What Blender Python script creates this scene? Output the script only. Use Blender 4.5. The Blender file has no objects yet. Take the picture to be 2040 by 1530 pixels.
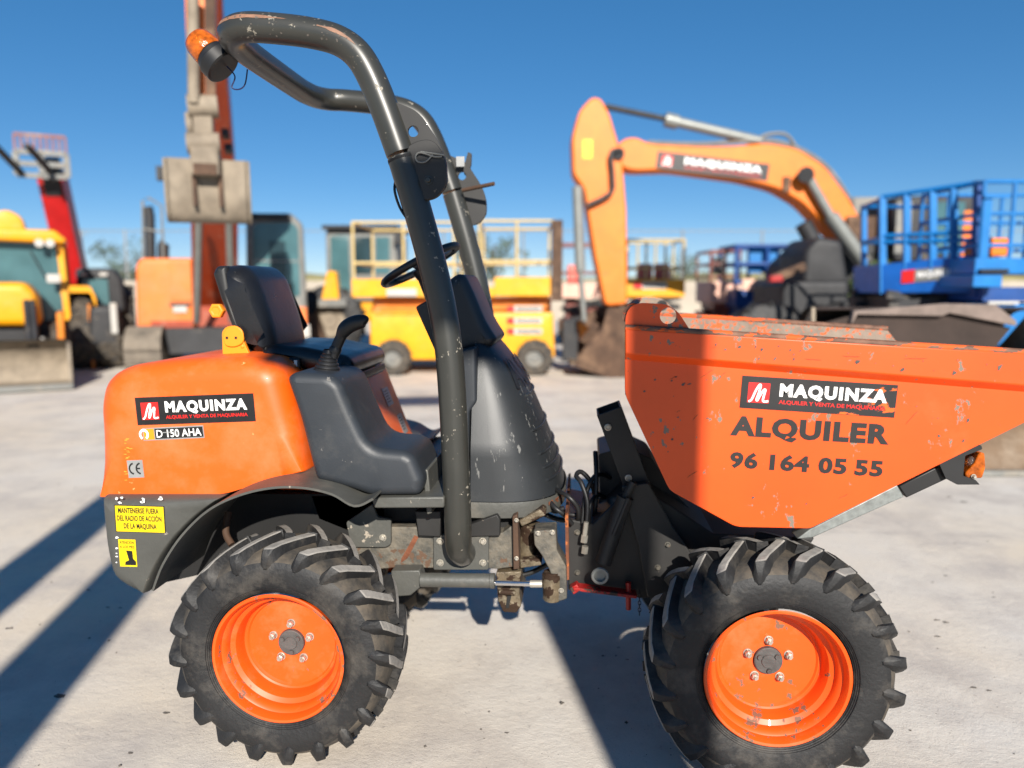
import bpy, bmesh, math, random
from mathutils import Vector, Matrix
random.seed(7)
R = math.radians
S = bpy.context.scene
COL = S.collection

# ------------------------------------------------------------------ camera
FPX, YAW, PITCH, EYE = 1500.0, R(5.3), R(7.4), Vector((0.0, -2.1, 1.512))
cam = bpy.data.cameras.new('camera'); camo = bpy.data.objects.new('camera', cam); COL.objects.link(camo)
cam.sensor_width = 36; cam.lens = 36 * FPX / 2040; cam.clip_start = .05; cam.clip_end = 2000
camo.location = EYE; camo.rotation_euler = (R(90) - PITCH, 0, YAW)
cam.dof.use_dof = True; cam.dof.focus_distance = 2.3; cam.dof.aperture_fstop = (cam.lens / 1000) / .022
S.camera = camo
FW = Vector((-math.sin(YAW) * math.cos(PITCH), math.cos(YAW) * math.cos(PITCH), -math.sin(PITCH)))
RT = Vector((math.cos(YAW), math.sin(YAW), 0)); UP = RT.cross(FW); FH = Vector((-math.sin(YAW), math.cos(YAW), 0))

# ------------------------------------------------------------------ light
SUN_EL, SUN_AZ = R(27.5), R(14.5)      # the light travels towards +Y turned SUN_AZ to -X, and down by SUN_EL
LD = Vector((-math.sin(SUN_AZ) * math.cos(SUN_EL), math.cos(SUN_AZ) * math.cos(SUN_EL), -math.sin(SUN_EL)))
W = bpy.data.worlds.new("World"); S.world = W; W.use_nodes = True
nt = W.node_tree; bg = nt.nodes['Background']
sky = nt.nodes.new('ShaderNodeTexSky'); sky.sky_type = 'NISHITA'; sky.sun_disc = False
sky.sun_elevation = SUN_EL; sky.sun_rotation = R(180) - SUN_AZ; sky.altitude = 5000
sky.air_density = 1.0; sky.dust_density = .0; sky.ozone_density = 2.6
hs_ = nt.nodes.new('ShaderNodeHueSaturation'); hs_.inputs['Saturation'].default_value = 1.6; hs_.inputs['Hue'].default_value = .501
gm_ = nt.nodes.new('ShaderNodeGamma'); gm_.inputs[1].default_value = .62
nt.links.new(sky.outputs[0], gm_.inputs[0]); nt.links.new(gm_.outputs[0], hs_.inputs['Color']); nt.links.new(hs_.outputs[0], bg.inputs[0]); bg.inputs[1].default_value = .132
sl = bpy.data.lights.new('sun', 'SUN'); sl.energy = 5.0; sl.angle = R(.53); sl.color = (1, .94, .85)
slo = bpy.data.objects.new('sun', sl); COL.objects.link(slo); slo.location = (3, -8, 9)
slo.rotation_euler = LD.to_track_quat('-Z', 'Y').to_euler()
vs = S.view_settings; vs.view_transform = 'Standard'; vs.look = 'None'; vs.gamma = 1; vs.exposure = .74
S.cycles.max_bounces = 6; S.cycles.transparent_max_bounces = 8

# ------------------------------------------------------------------ picture measurements -> places
def ray(px, py): return RT * ((px - 1020) / FPX) - UP * ((py - 765) / FPX) + FW
def P(px, py, Y):                      # point on the upright plane Y = const (along the dumper)
    d = ray(px, py); return EYE + d * ((Y - EYE.y) / d.y)
def XZ(px, py, Y): p = P(px, py, Y); return (p.x, p.z)
def poly(pts, Y): return [XZ(a, b, Y) for a, b in pts]

# ------------------------------------------------------------------ materials
def lin(c):
    f = lambda v: (v / 12.92 if v <= .04045 else ((v + .055) / 1.055) ** 2.4)
    return tuple(f(v / 255) for v in c) + (1,)
MATS = {}
def mat(name, rgb, rough=.5, metal=0, var=.12, vscale=4, chip=None, chipamt=0, chipscale=22, dust=0, dustrgb=(170, 155, 135),
        bump=0, bscale=60, spec=.5, chipstretch=(1, 1, 1), coat=0, dscale=2.5, trans=0):
    if name in MATS: return MATS[name]
    m = bpy.data.materials.new(name); m.use_nodes = True; t = m.node_tree; N = t.nodes; Lk = t.links.new
    b = N['Principled BSDF']; b.inputs['Roughness'].default_value = rough; b.inputs['Metallic'].default_value = metal
    b.inputs['Specular IOR Level'].default_value = spec; b.inputs['Coat Weight'].default_value = coat
    if trans: b.inputs['Transmission Weight'].default_value = trans
    tc = N.new('ShaderNodeTexCoord').outputs['Object']
    def noise(sc, det=4, vec=tc, r=.55):
        n = N.new('ShaderNodeTexNoise'); n.inputs['Scale'].default_value = sc; n.inputs['Detail'].default_value = det
        n.inputs['Roughness'].default_value = r; Lk(vec, n.inputs['Vector']); return n.outputs['Fac']
    def ramp(x, a, c):
        r = N.new('ShaderNodeMapRange'); r.inputs[1].default_value = a; r.inputs[2].default_value = c; Lk(x, r.inputs[0]); return r.outputs[0]
    def mix(f, A, B):
        x = N.new('ShaderNodeMix'); x.data_type = 'RGBA'
        Lk(f, x.inputs[0])
        for s, v in ((6, A), (7, B)):
            if isinstance(v, tuple): x.inputs[s].default_value = v
            else: Lk(v, x.inputs[s])
        return x.outputs[2]
    c = lin(rgb)
    dk = tuple(v * (1 - var) for v in c[:3]) + (1,); lt = tuple(min(1, v * (1 + var) + var * .012) for v in c[:3]) + (1,)
    col = mix(ramp(noise(vscale, 6), .3, .7), dk, lt)
    rsock = None
    if dust:
        f = ramp(noise(dscale, 8, r=.7), .72 - dust, 1.0 - dust * .35); col = mix(f, col, lin(dustrgb))
    if chip:
        v = tc
        if chipstretch != (1, 1, 1):
            mp = N.new('ShaderNodeMapping'); mp.inputs['Scale'].default_value = chipstretch; Lk(tc, mp.inputs[0]); v = mp.outputs[0]
        big = noise(chipscale * .22, 3, v)
        fine = noise(chipscale, 5, v, .6)
        mm = N.new('ShaderNodeMath'); mm.operation = 'MULTIPLY'; Lk(big, mm.inputs[0]); Lk(fine, mm.inputs[1])
        f = ramp(mm.outputs[0], .44 - chipamt, .445 - chipamt + .008); col = mix(f, col, lin(chip))
        rr = N.new('ShaderNodeMapRange'); rr.inputs[3].default_value = rough; rr.inputs[4].default_value = .8; Lk(f, rr.inputs[0]); rsock = rr.outputs[0]
    Lk(col, b.inputs['Base Color'])
    if rsock is None and rough < .75 and not trans:
        rr = N.new('ShaderNodeMapRange'); rr.inputs[3].default_value = max(.03, rough - .12); rr.inputs[4].default_value = min(1, rough + .15)
        Lk(noise(9, 5), rr.inputs[0]); rsock = rr.outputs[0]
    if rsock is not None: Lk(rsock, b.inputs['Roughness'])
    if bump:
        bp = N.new('ShaderNodeBump'); bp.inputs['Strength'].default_value = bump; bp.inputs['Distance'].default_value = .01
        Lk(noise(bscale, 6), bp.inputs['Height']); Lk(bp.outputs[0], b.inputs['Normal'])
    MATS[name] = m; return m

ORANGE = (226, 88, 8)
mat('hood_orange', ORANGE, .46, var=.08, dust=.26, dustrgb=(206, 122, 82), chip=(196, 150, 90), chipamt=.012, chipscale=50, coat=.08, dscale=4)
mat('skip_orange', (224, 76, 6), .42, var=.08, dust=.12, dustrgb=(228, 106, 56), dscale=1.6, chip=(120, 106, 92), chipamt=.078, chipscale=46, chipstretch=(1, 1, .7))
mat('skip_inside', (120, 104, 92), .75, var=.3, vscale=10, chip=(196, 92, 42), chipamt=.15, chipscale=80, dust=.35, dustrgb=(150, 138, 122), dscale=9, bump=.3)
mat('worn_rim', (104, 72, 54), .7, var=.4, vscale=30, chip=(206, 82, 24), chipamt=.17, chipscale=60, chipstretch=(.35, 1, 1), bump=.3)
mat('rim_orange', (224, 80, 8), .46, var=.08, chip=(116, 84, 66), chipamt=.1, chipscale=34, coat=.04, dust=.2, dustrgb=(212, 124, 84), dscale=5)
mat('seat_orange', (240, 138, 22), .45, var=.05, dust=.1)
mat('grey_plastic', (40, 44, 49), .5, var=.12, vscale=8, dust=.14, dustrgb=(84, 82, 78), chip=(100, 98, 95), chipamt=.02, chipscale=60, bump=.05, bscale=260)
mat('cowl_plastic', (36, 39, 42), .46, var=.14, vscale=7, dust=.16, dustrgb=(76, 76, 74), chip=(104, 104, 102), chipamt=.072, chipscale=100, bump=.05, bscale=260, chipstretch=(1, 1, .22))
mat('frame_grey', (72, 72, 68), .5, var=.16, vscale=6, dust=.2, dustrgb=(130, 122, 110), chip=(150, 140, 126), chipamt=.04, chipscale=55, bump=.15)
mat('tube_grey', (47, 47, 43), .36, var=.12, vscale=7, dust=.1, dustrgb=(120, 106, 92), chip=(130, 124, 112), chipamt=.066, chipscale=75, coat=.12)
mat('tube_scuff', (126, 92, 72), .6, var=.3, vscale=22)
mat('dark_frame', (30, 29, 28), .55, var=.25, vscale=9, dust=.12, dustrgb=(80, 72, 64), chip=(100, 90, 80), chipamt=.02, chipscale=50)
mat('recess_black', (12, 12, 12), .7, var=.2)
mat('vinyl', (20, 20, 22), .32, var=.15, vscale=12, bump=.08, bscale=90, dust=.06, dustrgb=(70, 68, 64))
mat('black_plastic', (24, 24, 25), .45, var=.2, dust=.1, dustrgb=(90, 86, 80))
mat('rubber', (21, 21, 22), .62, var=.25, vscale=10, dust=.22, dustrgb=(96, 90, 82), dscale=7, bump=.25, bscale=70)
mat('shoulder_rubber', (40, 39, 38), .85, var=.3, vscale=12, dust=.36, dustrgb=(112, 100, 84), dscale=10, bump=.3, bscale=50)
mat('lug_rubber', (112, 109, 105), .85, var=.25, vscale=26, dust=.4, dustrgb=(164, 158, 150), dscale=9, bump=.3, bscale=60)
mat('zinc', (176, 170, 158), .4, .6, var=.2, vscale=30)
mat('chrome', (220, 220, 220), .08, 1, var=.04)
mat('hub_grey', (74, 72, 70), .6, var=.25, vscale=25, bump=.3)
mat('rust', (104, 58, 34), .85, var=.5, vscale=22, bump=.4, chip=(160, 88, 40), chipamt=.12)
mat('greasy_steel', (92, 80, 62), .4, .2, var=.5, vscale=22, bump=.6, bscale=45, chip=(46, 28, 12), chipamt=.2, chipscale=26, dust=.34, dustrgb=(128, 118, 100), dscale=12)
mat('dirty_frame', (74, 72, 66), .6, var=.35, vscale=14, bump=.4, bscale=60, chip=(88, 66, 50), chipamt=.1, chipscale=40, dust=.3, dustrgb=(128, 116, 98), dscale=14)
mat('galvanised', (126, 130, 128), .5, .5, var=.25, vscale=45)
mat('red_paint', (150, 18, 14), .5, var=.25, chip=(60, 44, 36), chipamt=.15, chipscale=40)
mat('amber', (196, 96, 10), .15, var=.6, vscale=40, trans=.3, bump=.3, bscale=90)
mat('bulb', (235, 235, 235), .05, var=.02, trans=.95)
mat('decal_black', (24, 23, 23), .4, var=.2, vscale=20)
mat('decal_black_torn', (24, 23, 23), .45, var=.2, vscale=20, chip=(222, 92, 26), chipamt=.035, chipscale=20, chipstretch=(1, 1, 2.4))
mat('decal_red', (206, 32, 28), .4, var=.08)
mat('decal_white', (236, 234, 230), .4, var=.04, vscale=30)
mat('decal_silver', (150, 150, 148), .35, .3, var=.12, vscale=20)
mat('decal_yellow', (222, 190, 6), .45, var=.06, dust=.08)
mat('scuff_ochre', (196, 140, 40), .7, var=.25, vscale=60)
mat('letter_black', (26, 22, 20), .5, var=.2, chip=(196, 96, 40), chipamt=.004, chipscale=60)
mat('letter_dark', (18, 17, 16), .5, var=.1)
mat('wire_blue', (24, 28, 70), .5, var=.1)
# background machines
mat('yellow_paint', (222, 152, 6), .4, var=.1, dust=.22, dustrgb=(200, 160, 90), chip=(110, 90, 70), chipamt=.03)
mat('yellow_deep', (196, 112, 10), .5, var=.15, dust=.15)
mat('cream_rail', (190, 166, 112), .5, var=.1)
mat('excavator_orange', (218, 108, 30), .55, var=.14, vscale=2, dust=.3, dustrgb=(190, 124, 82), chip=(140, 100, 70), chipamt=.03)
mat('shade_and_trim_red', (146, 50, 12), .45, var=.12, dust=.2)  # darker red with the boom's shade put into the colour; also trim
mat('amber_orange', (224, 112, 4), .5, var=.1, dust=.2, dustrgb=(206, 124, 40), chip=(120, 90, 70), chipamt=.03)
mat('steel_dusty', (124, 112, 96), .75, var=.2, vscale=5, dust=.3, dustrgb=(150, 138, 120), bump=.4, bscale=25)
mat('steel_brown', (74, 52, 36), .8, var=.35, vscale=5, dust=.2, dustrgb=(150, 120, 92), bump=.4, bscale=25)
mat('bucket_inside_shaded', (48, 36, 30), .85, var=.3, vscale=3, bump=.4, bscale=20)  # dark brown carries the shade inside the loader bucket
mat('spill_steel', (112, 98, 90), .75, var=.25, vscale=6, bump=.4, bscale=25)
mat('bucket_lip', (112, 92, 72), .6, .2, var=.25, vscale=4, dust=.2)
mat('machine_grey', (112, 112, 108), .5, var=.15, dust=.2)
mat('machine_dark', (34, 34, 36), .6, var=.25, dust=.12)
mat('track_steel', (96, 88, 78), .85, var=.3, vscale=8, dust=.35, dustrgb=(146, 134, 118), bump=.5, bscale=14)
mat('cab_glass', (66, 98, 102), .06, var=.25, vscale=1.5, spec=.6)
mat('cab_glass_dark', (36, 54, 58), .06, var=.3, vscale=1.5, spec=.6)
mat('hydraulic_grey', (124, 126, 122), .4, .2, var=.12)
mat('blue_paint', (2, 104, 170), .42, var=.12, dust=.08, dustrgb=(90, 140, 180))
mat('navy_paint', (12, 62, 124), .45, var=.15)
mat('blue_shaded', (4, 84, 164), .45, var=.15, dust=.06, dustrgb=(90, 120, 150))  # toe plate's blue with its shade put into the colour
mat('maroon_paint', (120, 62, 50), .5, var=.2, dust=.2)
mat('pale_pink', (214, 170, 150), .6, var=.15)
mat('boom_red', (176, 22, 22), .4, var=.12, dust=.1)
mat('white_paint', (176, 174, 168), .5, var=.1, dust=.2)
mat('drum_pink', (224, 110, 96), .5, var=.1)
mat('concrete_wall', (160, 150, 136), .85, var=.12, vscale=1.2, bump=.2, bscale=20)
mat('fence_steel', (140, 140, 138), .5, .4, var=.1)
mat('dry_grass', (150, 138, 78), .95, var=.35, vscale=.5)
mat('bark', (74, 58, 42), .9, var=.3, vscale=9, bump=.5)
mat('leaf', (58, 74, 34), .7, var=.5, vscale=3)
mat('stone', (84, 78, 72), .9, var=.4, vscale=30)
mat('pebble_dark', (40, 36, 34), .9, var=.3)

def mesh_mat(name, rgb, hx=.06):       # chain-link: diamond wires, open between them
    m = bpy.data.materials.new(name); m.use_nodes = True; t = m.node_tree; N = t.nodes
    b = N['Principled BSDF']; b.inputs['Base Color'].default_value = lin(rgb); b.inputs['Roughness'].default_value = .6
    b.inputs['Alpha'].default_value = .1; MATS[name] = m
mesh_mat('chain_mesh', (120, 126, 140))

def ground_mat():
    m = bpy.data.materials.new('dusty_ground'); m.use_nodes = True; t = m.node_tree; N = t.nodes; Lk = t.links.new
    b = N['Principled BSDF']; b.inputs['Roughness'].default_value = .92; b.inputs['Specular IOR Level'].default_value = .2
    tc = N.new('ShaderNodeTexCoord').outputs['Object']
    def noise(sc, det=6, r=.6, st=None):
        v = tc
        if st:
            mp = N.new('ShaderNodeMapping'); mp.inputs['Scale'].default_value = st; Lk(tc, mp.inputs[0]); v = mp.outputs[0]
        n = N.new('ShaderNodeTexNoise'); n.inputs['Scale'].default_value = sc; n.inputs['Detail'].default_value = det; n.inputs['Roughness'].default_value = r
        Lk(v, n.inputs['Vector']); return n.outputs['Fac']
    def ramp(x, a, c):
        r = N.new('ShaderNodeMapRange'); r.inputs[1].default_value = a; r.inputs[2].default_value = c; Lk(x, r.inputs[0]); return r.outputs[0]
    def mix(f, A, B):
        x = N.new('ShaderNodeMix'); x.data_type = 'RGBA'; Lk(f, x.inputs[0])
        for s, v in ((6, A), (7, B)):
            if isinstance(v, tuple): x.inputs[s].default_value = v
            else: Lk(v, x.inputs[s])
        return x.outputs[2]
    c = mix(ramp(noise(.35, 5), .35, .65), lin((200, 195, 188)), lin((206, 192, 172)))
    c = mix(ramp(noise(1.6, 8, .7), .45, .75), c, lin((166, 158, 152)))
    c = mix(ramp(noise(5, 8, .75, (1, .45, 1)), .58, .72), c, lin((206, 196, 184)))
    c = mix(ramp(noise(26, 6, .7), .62, .74), c, lin((146, 138, 132)))
    c = mix(ramp(noise(110, 3, .6), .66, .74), c, lin((120, 112, 106)))
    c = mix(ramp(noise(.9, 9, .78, (.25, 1.2, 1)), .56, .72), c, lin((150, 144, 138)))
    c = mix(ramp(noise(2.3, 9, .8), .66, .7), c, lin((136, 130, 126)))
    Lk(c, b.inputs['Base Color'])
    ad = N.new('ShaderNodeMath'); ad.operation = 'MULTIPLY_ADD'; ad.inputs[1].default_value = .35
    Lk(noise(150, 4, .7), ad.inputs[0]); Lk(noise(32, 8, .75), ad.inputs[2])
    bp = N.new('ShaderNodeBump'); bp.inputs['Strength'].default_value = .42; bp.inputs['Distance'].default_value = .01
    Lk(ad.outputs[0], bp.inputs['Height'])
    bp2 = N.new('ShaderNodeBump'); bp2.inputs['Strength'].default_value = .16; bp2.inputs['Distance'].default_value = .04
    Lk(noise(3.5, 5, .6), bp2.inputs['Height']); Lk(bp2.outputs[0], bp.inputs['Normal']); Lk(bp.outputs[0], b.inputs['Normal'])
    MATS['dusty_ground'] = m
ground_mat()

# ------------------------------------------------------------------ mesh helpers
WL = {}
def tag(o, label=None, cat=None, group=None, kind=None):
    for k, v in (('label', label), ('category', cat), ('group', group), ('kind', kind)):
        if v: o[k] = v
    return o
def area2(p): return sum(p[i][0] * p[(i + 1) % len(p)][1] - p[(i + 1) % len(p)][0] * p[i][1] for i in range(len(p)))
class Poly(list): pass
def rnd(pts, r, n=5):
    out = Poly(); out.src = [tuple(p) for p in pts]; out.rad = list(r) if isinstance(r, (list, tuple)) else [r] * len(pts); out.n = n
    L = len(pts)
    for i, p in enumerate(pts):
        rr = r[i] if isinstance(r, (list, tuple)) else r
        p = Vector(p); a = Vector(pts[i - 1]); c = Vector(pts[(i + 1) % L])
        da, dc = (a - p), (c - p); q = min(rr, da.length * .48, dc.length * .48)
        if q < 1e-5: out.append(tuple(p)); continue
        A = p + da.normalized() * q; Cc = p + dc.normalized() * q
        for k in range(n + 1):
            s = k / n; out.append(tuple(A * (1 - s) ** 2 + p * 2 * s * (1 - s) + Cc * s * s))
    return out
def spline(pts, n=8, closed=False):
    pts = [Vector(p) for p in pts]; out = []; L = len(pts)
    for i in range(L if closed else L - 1):
        g = lambda k: pts[k % L] if closed else pts[max(0, min(L - 1, k))]
        p0, p1, p2, p3 = g(i - 1), g(i), g(i + 1), g(i + 2)
        for k in range(n):
            t = k / n
            out.append(.5 * ((2 * p1) + (p2 - p0) * t + (2 * p0 - 5 * p1 + 4 * p2 - p3) * t * t + (3 * p1 - p0 - 3 * p2 + p3) * t ** 3))
    if not closed: out.append(pts[-1])
    return out

class MB:
    def __init__(s): s.v = []; s.f = []
    def add(s, vs, fs):
        o = len(s.v); s.v += [tuple(x) for x in vs]; s.f += [tuple(i + o for i in f) for f in fs]; return s
    def box(s, x0, x1, y0, y1, z0, z1):
        v = [(x, y, z) for z in (z0, z1) for y in (y0, y1) for x in (x0, x1)]
        return s.add(v, [(0, 2, 3, 1), (4, 5, 7, 6), (0, 1, 5, 4), (2, 6, 7, 3), (0, 4, 6, 2), (1, 3, 7, 5)])
    def prism(s, p, y0, y1, hole=None):            # p: outline in (x, z), extruded along y
        if area2(p) < 0: p = p[::-1]
        n = len(p); v = [(x, y0, z) for x, z in p] + [(x, y1, z) for x, z in p]
        side = [(i, i + n, (i + 1) % n + n, (i + 1) % n) for i in range(n)]
        if not hole: return s.add(v, [tuple(range(n)), tuple(range(2 * n - 1, n - 1, -1))] + side)
        s.add(v, side)
        h = hole if area2(hole) > 0 else hole[::-1]; m = len(h)
        s.add([(x, y0, z) for x, z in h] + [(x, y1, z) for x, z in h], [(i, (i + 1) % m, (i + 1) % m + m, i + m) for i in range(m)])
        for y, fl in ((y0, 0), (y1, 1)):
            bm = bmesh.new(); es = []
            for ring in (p, h):
                vv = [bm.verts.new((x, y, z)) for x, z in ring]
                es += [bm.edges.new((vv[i], vv[(i + 1) % len(vv)])) for i in range(len(vv))]
            bmesh.ops.triangle_fill(bm, edges=es, use_beauty=True)
            bm.verts.index_update(); s.add([w.co[:] for w in bm.verts], [tuple(w.index for w in f.verts) for f in bm.faces]); bm.free()
        return s
    def bar(s, a, b, w, h=None, up=(0, 0, 1)):     # rectangular bar from a to b
        a, b = Vector(a), Vector(b); h = h or w; d = (b - a).normalized(); u = Vector(up)
        if abs(d.dot(u)) > .98: u = Vector((0, 1, 0))
        sx = d.cross(u).normalized() * (w / 2); sz = sx.cross(d).normalized() * (h / 2)
        v = [p + i * sx + j * sz for p in (a, b) for i, j in ((-1, -1), (1, -1), (1, 1), (-1, 1))]
        return s.add(v, [(0, 1, 2, 3), (7, 6, 5, 4), (0, 4, 5, 1), (1, 5, 6, 2), (2, 6, 7, 3), (3, 7, 4, 0)])
    def tube(s, pts, r, n=12, caps=True, closed=False):
        pts = [Vector(p) for p in pts]; L = len(pts); rs = r if isinstance(r, (list, tuple)) else [r] * L
        T = [((pts[(i + 1) % L] if closed or i < L - 1 else pts[i]) - (pts[i - 1] if closed or i > 0 else pts[i])).normalized() for i in range(L)]
        u = T[0].cross(Vector((0, 0, 1)))
        if u.length < .1: u = T[0].cross(Vector((0, 1, 0)))
        u.normalize(); v = []; f = []
        for i in range(L):
            u = (u - T[i] * u.dot(T[i])).normalized(); w = T[i].cross(u)
            for k in range(n):
                a = 2 * math.pi * k / n; v.append(pts[i] + (u * math.cos(a) + w * math.sin(a)) * rs[i])
        for i in range(L if closed else L - 1):
            j = (i + 1) % L
            for k in range(n): f.append((i * n + k, i * n + (k + 1) % n, j * n + (k + 1) % n, j * n + k))
        if caps and not closed: f += [tuple(range(n - 1, -1, -1)), tuple(range((L - 1) * n, L * n))]
        return s.add(v, f)
    def lathe(s, prof, c, axis=(0, 1, 0), n=48, cap0=False, cap1=False, a0=0):   # prof: (along axis, radius)
        ax = Vector(axis).normalized(); c = Vector(c); u = ax.cross(Vector((0, 0, 1)))
        if u.length < .1: u = Vector((1, 0, 0))
        u.normalize(); w = ax.cross(u); v = []; f = []
        for h, r in prof:
            for k in range(n):
                a = 2 * math.pi * k / n + a0; v.append(c + ax * h + (u * math.cos(a) + w * math.sin(a)) * r)
        for i in range(len(prof) - 1):
            for k in range(n): f.append((i * n + k, i * n + (k + 1) % n, (i + 1) * n + (k + 1) % n, (i + 1) * n + k))
        if cap0: f.append(tuple(range(n - 1, -1, -1)))
        if cap1: f.append(tuple(range((len(prof) - 1) * n, len(prof) * n)))
        return s.add(v, f)
    def pillow(s, p, y0, y1, r, keep=None, n=5):   # outline extruded along y with rounded edges
        src, rad, cn = (p.src, p.rad, p.n) if hasattr(p, 'src') else (list(p), [0] * len(p), 1)
        if area2(src) < 0: src = src[::-1]; rad = rad[::-1]
        L = len(src); off = []; cvx = []
        for i in range(L):
            a = (Vector(src[i]) - Vector(src[i - 1])).normalized(); b = (Vector(src[(i + 1) % L]) - Vector(src[i])).normalized()
            n1, n2 = Vector((a.y, -a.x)), Vector((b.y, -b.x)); d = 1 + n1.dot(n2); q = (n1 + n2) / max(d, .35); off.append(q); cvx.append(a.x * b.y - a.y * b.x > 0)
        rings = []
        for k in range(n + 1):
            a = k / n * math.pi / 2; rings.append((r * (1 - math.sin(a)), y0 + r * (1 - math.cos(a))))
        rings += [(i, y0 + y1 - y) for i, y in rings[::-1]]
        v = []; f = []; M_ = None
        for ins, y in rings:
            pts = []; rr = []
            for i in range(L):
                w = ins * (keep(src[i]) if keep else 1)
                pts.append((src[i][0] - off[i].x * w, src[i][1] - off[i].y * w))
                rr.append(0 if rad[i] == 0 else max(.0015, rad[i] - w * .8 if cvx[i] else rad[i] + w * .8))
            q = list(rnd(pts, rr, cn)) if any(rad) else pts
            M_ = len(q); v += [(a_, y, b_) for a_, b_ in q]
        L = M_
        for q in range(len(rings) - 1):
            for i in range(L): f.append((q * L + i, (q + 1) * L + i, (q + 1) * L + (i + 1) % L, q * L + (i + 1) % L))
        bm = bmesh.new(); vv = [bm.verts.new((v[i][0], 0, v[i][2])) for i in range(L)]
        es = [bm.edges.new((vv[i], vv[(i + 1) % L])) for i in range(L)]
        bmesh.ops.triangle_fill(bm, edges=es, use_beauty=True); bm.verts.index_update()
        tri = [tuple(w.index for w in fc.verts) for fc in bm.faces]; bm.free(); o2 = (len(rings) - 1) * L
        f += tri + [tuple(o2 + i for i in reversed(t)) for t in tri]
        return s.add(v, f)
    def build(s, name, m, parent=None, smooth=40, bevel=0, seg=2, fix=True, m2=None, idx=None):
        me = bpy.data.meshes.new(name); off = WL.get(parent) if parent is not None else None
        vs_ = [Vector(q) - off for q in s.v] if off is not None else s.v
        me.from_pydata(vs_, [], s.f)
        if fix:
            bm = bmesh.new(); bm.from_mesh(me); bmesh.ops.remove_doubles(bm, verts=bm.verts, dist=1e-5)
            bmesh.ops.recalc_face_normals(bm, faces=bm.faces); bm.to_mesh(me); bm.free()
        me.materials.append(MATS[m] if isinstance(m, str) else m)
        if m2:
            me.materials.append(MATS[m2]); me.polygons.foreach_set('material_index', [idx(i) for i in range(len(me.polygons))])
        if smooth:
            me.polygons.foreach_set('use_smooth', [True] * len(me.polygons)); me.set_sharp_from_angle(angle=R(smooth))
        o = bpy.data.objects.new(name, me); COL.objects.link(o)
        if parent is not None: o.parent = parent; WL[o] = off
        if bevel:
            b = o.modifiers.new('bevel', 'BEVEL'); b.width = bevel; b.segments = seg; b.limit_method = 'ANGLE'; b.angle_limit = R(35)
            if smooth: b.harden_normals = False
        return o
def empty(name, loc, rz=0, world=False):
    o = bpy.data.objects.new(name, None); COL.objects.link(o); o.location = loc; o.rotation_euler = (0, 0, rz); o.empty_display_size = .2
    WL[o] = Vector(loc) if world else None
    return o
def circle(cx, cz, r, n=20): return [(cx + r * math.cos(2 * math.pi * k / n), cz + r * math.sin(2 * math.pi * k / n)) for k in range(n)]

CAP = .70
def measure_cap():
    global CAP
    cu = bpy.data.curves.new('lettering', 'FONT'); cu.body = 'H'; cu.size = 1; ob = bpy.data.objects.new('lettering', cu); COL.objects.link(ob)
    me = bpy.data.meshes.new_from_object(ob.evaluated_get(bpy.context.evaluated_depsgraph_get())); CAP = max(p.co.y for p in me.vertices)
    bpy.data.objects.remove(ob); bpy.data.curves.remove(cu); bpy.data.meshes.remove(me)
measure_cap()
# lettering: returns (verts2d, faces), baseline at 0, scaled to a height of 1 for capitals
def letters(txt, bold=.0, sx=1.0, space=1.0):
    cu = bpy.data.curves.new('lettering', 'FONT'); cu.body = txt; cu.size = 1; cu.offset = bold; cu.resolution_u = 3; cu.space_character = space
    ob = bpy.data.objects.new('lettering', cu); COL.objects.link(ob)
    dg = bpy.context.evaluated_depsgraph_get(); me = bpy.data.meshes.new_from_object(ob.evaluated_get(dg))
    v = [(p.co.x * sx, p.co.y) for p in me.vertices]; f = [tuple(q.vertices) for q in me.polygons]
    bpy.data.objects.remove(ob); bpy.data.curves.remove(cu); bpy.data.meshes.remove(me)
    x0 = min(a for a, _ in v); x1 = max(a for a, _ in v)
    y0, y1 = -bold, CAP + bold            # capitals fill the height; tails and accents reach past it
    return [((a - x0) / (x1 - x0), (b - y0) / (y1 - y0)) for a, b in v], f
def put_text(mb, txt, O, U, V, w, h, bold=.02, out=Vector((0, -1, 0)), lift=.0, space=1.0):
    v, f = letters(txt, bold, 1.0, space); O = Vector(O); U = Vector(U); V = Vector(V)
    mb.add([O + U * (a * w) + V * (b * h) + out * lift for a, b in v], f); return mb
def ribbon(mb, pts, wid, O, U, V, out, lift):   # stroke of varying width in the (U, V) plane
    pts = [Vector(p) for p in pts]; n = len(pts); vv = []
    for i, p in enumerate(pts):
        t = (pts[min(n - 1, i + 1)] - pts[max(0, i - 1)]).normalized(); q = Vector((-t.y, t.x)) * (wid[i] if isinstance(wid, list) else wid) / 2
        for e in (q, -q):
            k = p + e; vv.append(Vector(O) + Vector(U) * k.x + Vector(V) * k.y + Vector(out) * lift)
    return mb.add(vv, [(2 * i, 2 * i + 1, 2 * i + 3, 2 * i + 2) for i in range(n - 1)])
LOGO = [(.06, .04), (.2, .16), (.36, .62), (.5, .9), (.56, .86), (.5, .5), (.42, .16), (.47, .14), (.62, .5), (.74, .68), (.79, .64), (.74, .36), (.72, .14), (.8, .08), (.97, .12)]
def slab(mb, O, U, V, w, h, out, t):            # thin plate lying on a face
    O, U, V, out = Vector(O), Vector(U), Vector(V), Vector(out)
    q = [O, O + U * w, O + U * w + V * h, O + V * h]
    return mb.add([p for p in q] + [p + out * t for p in q], [(4, 5, 6, 7), (0, 4, 7, 3), (1, 2, 6, 5), (0, 1, 5, 4), (3, 7, 6, 2)])

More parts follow.
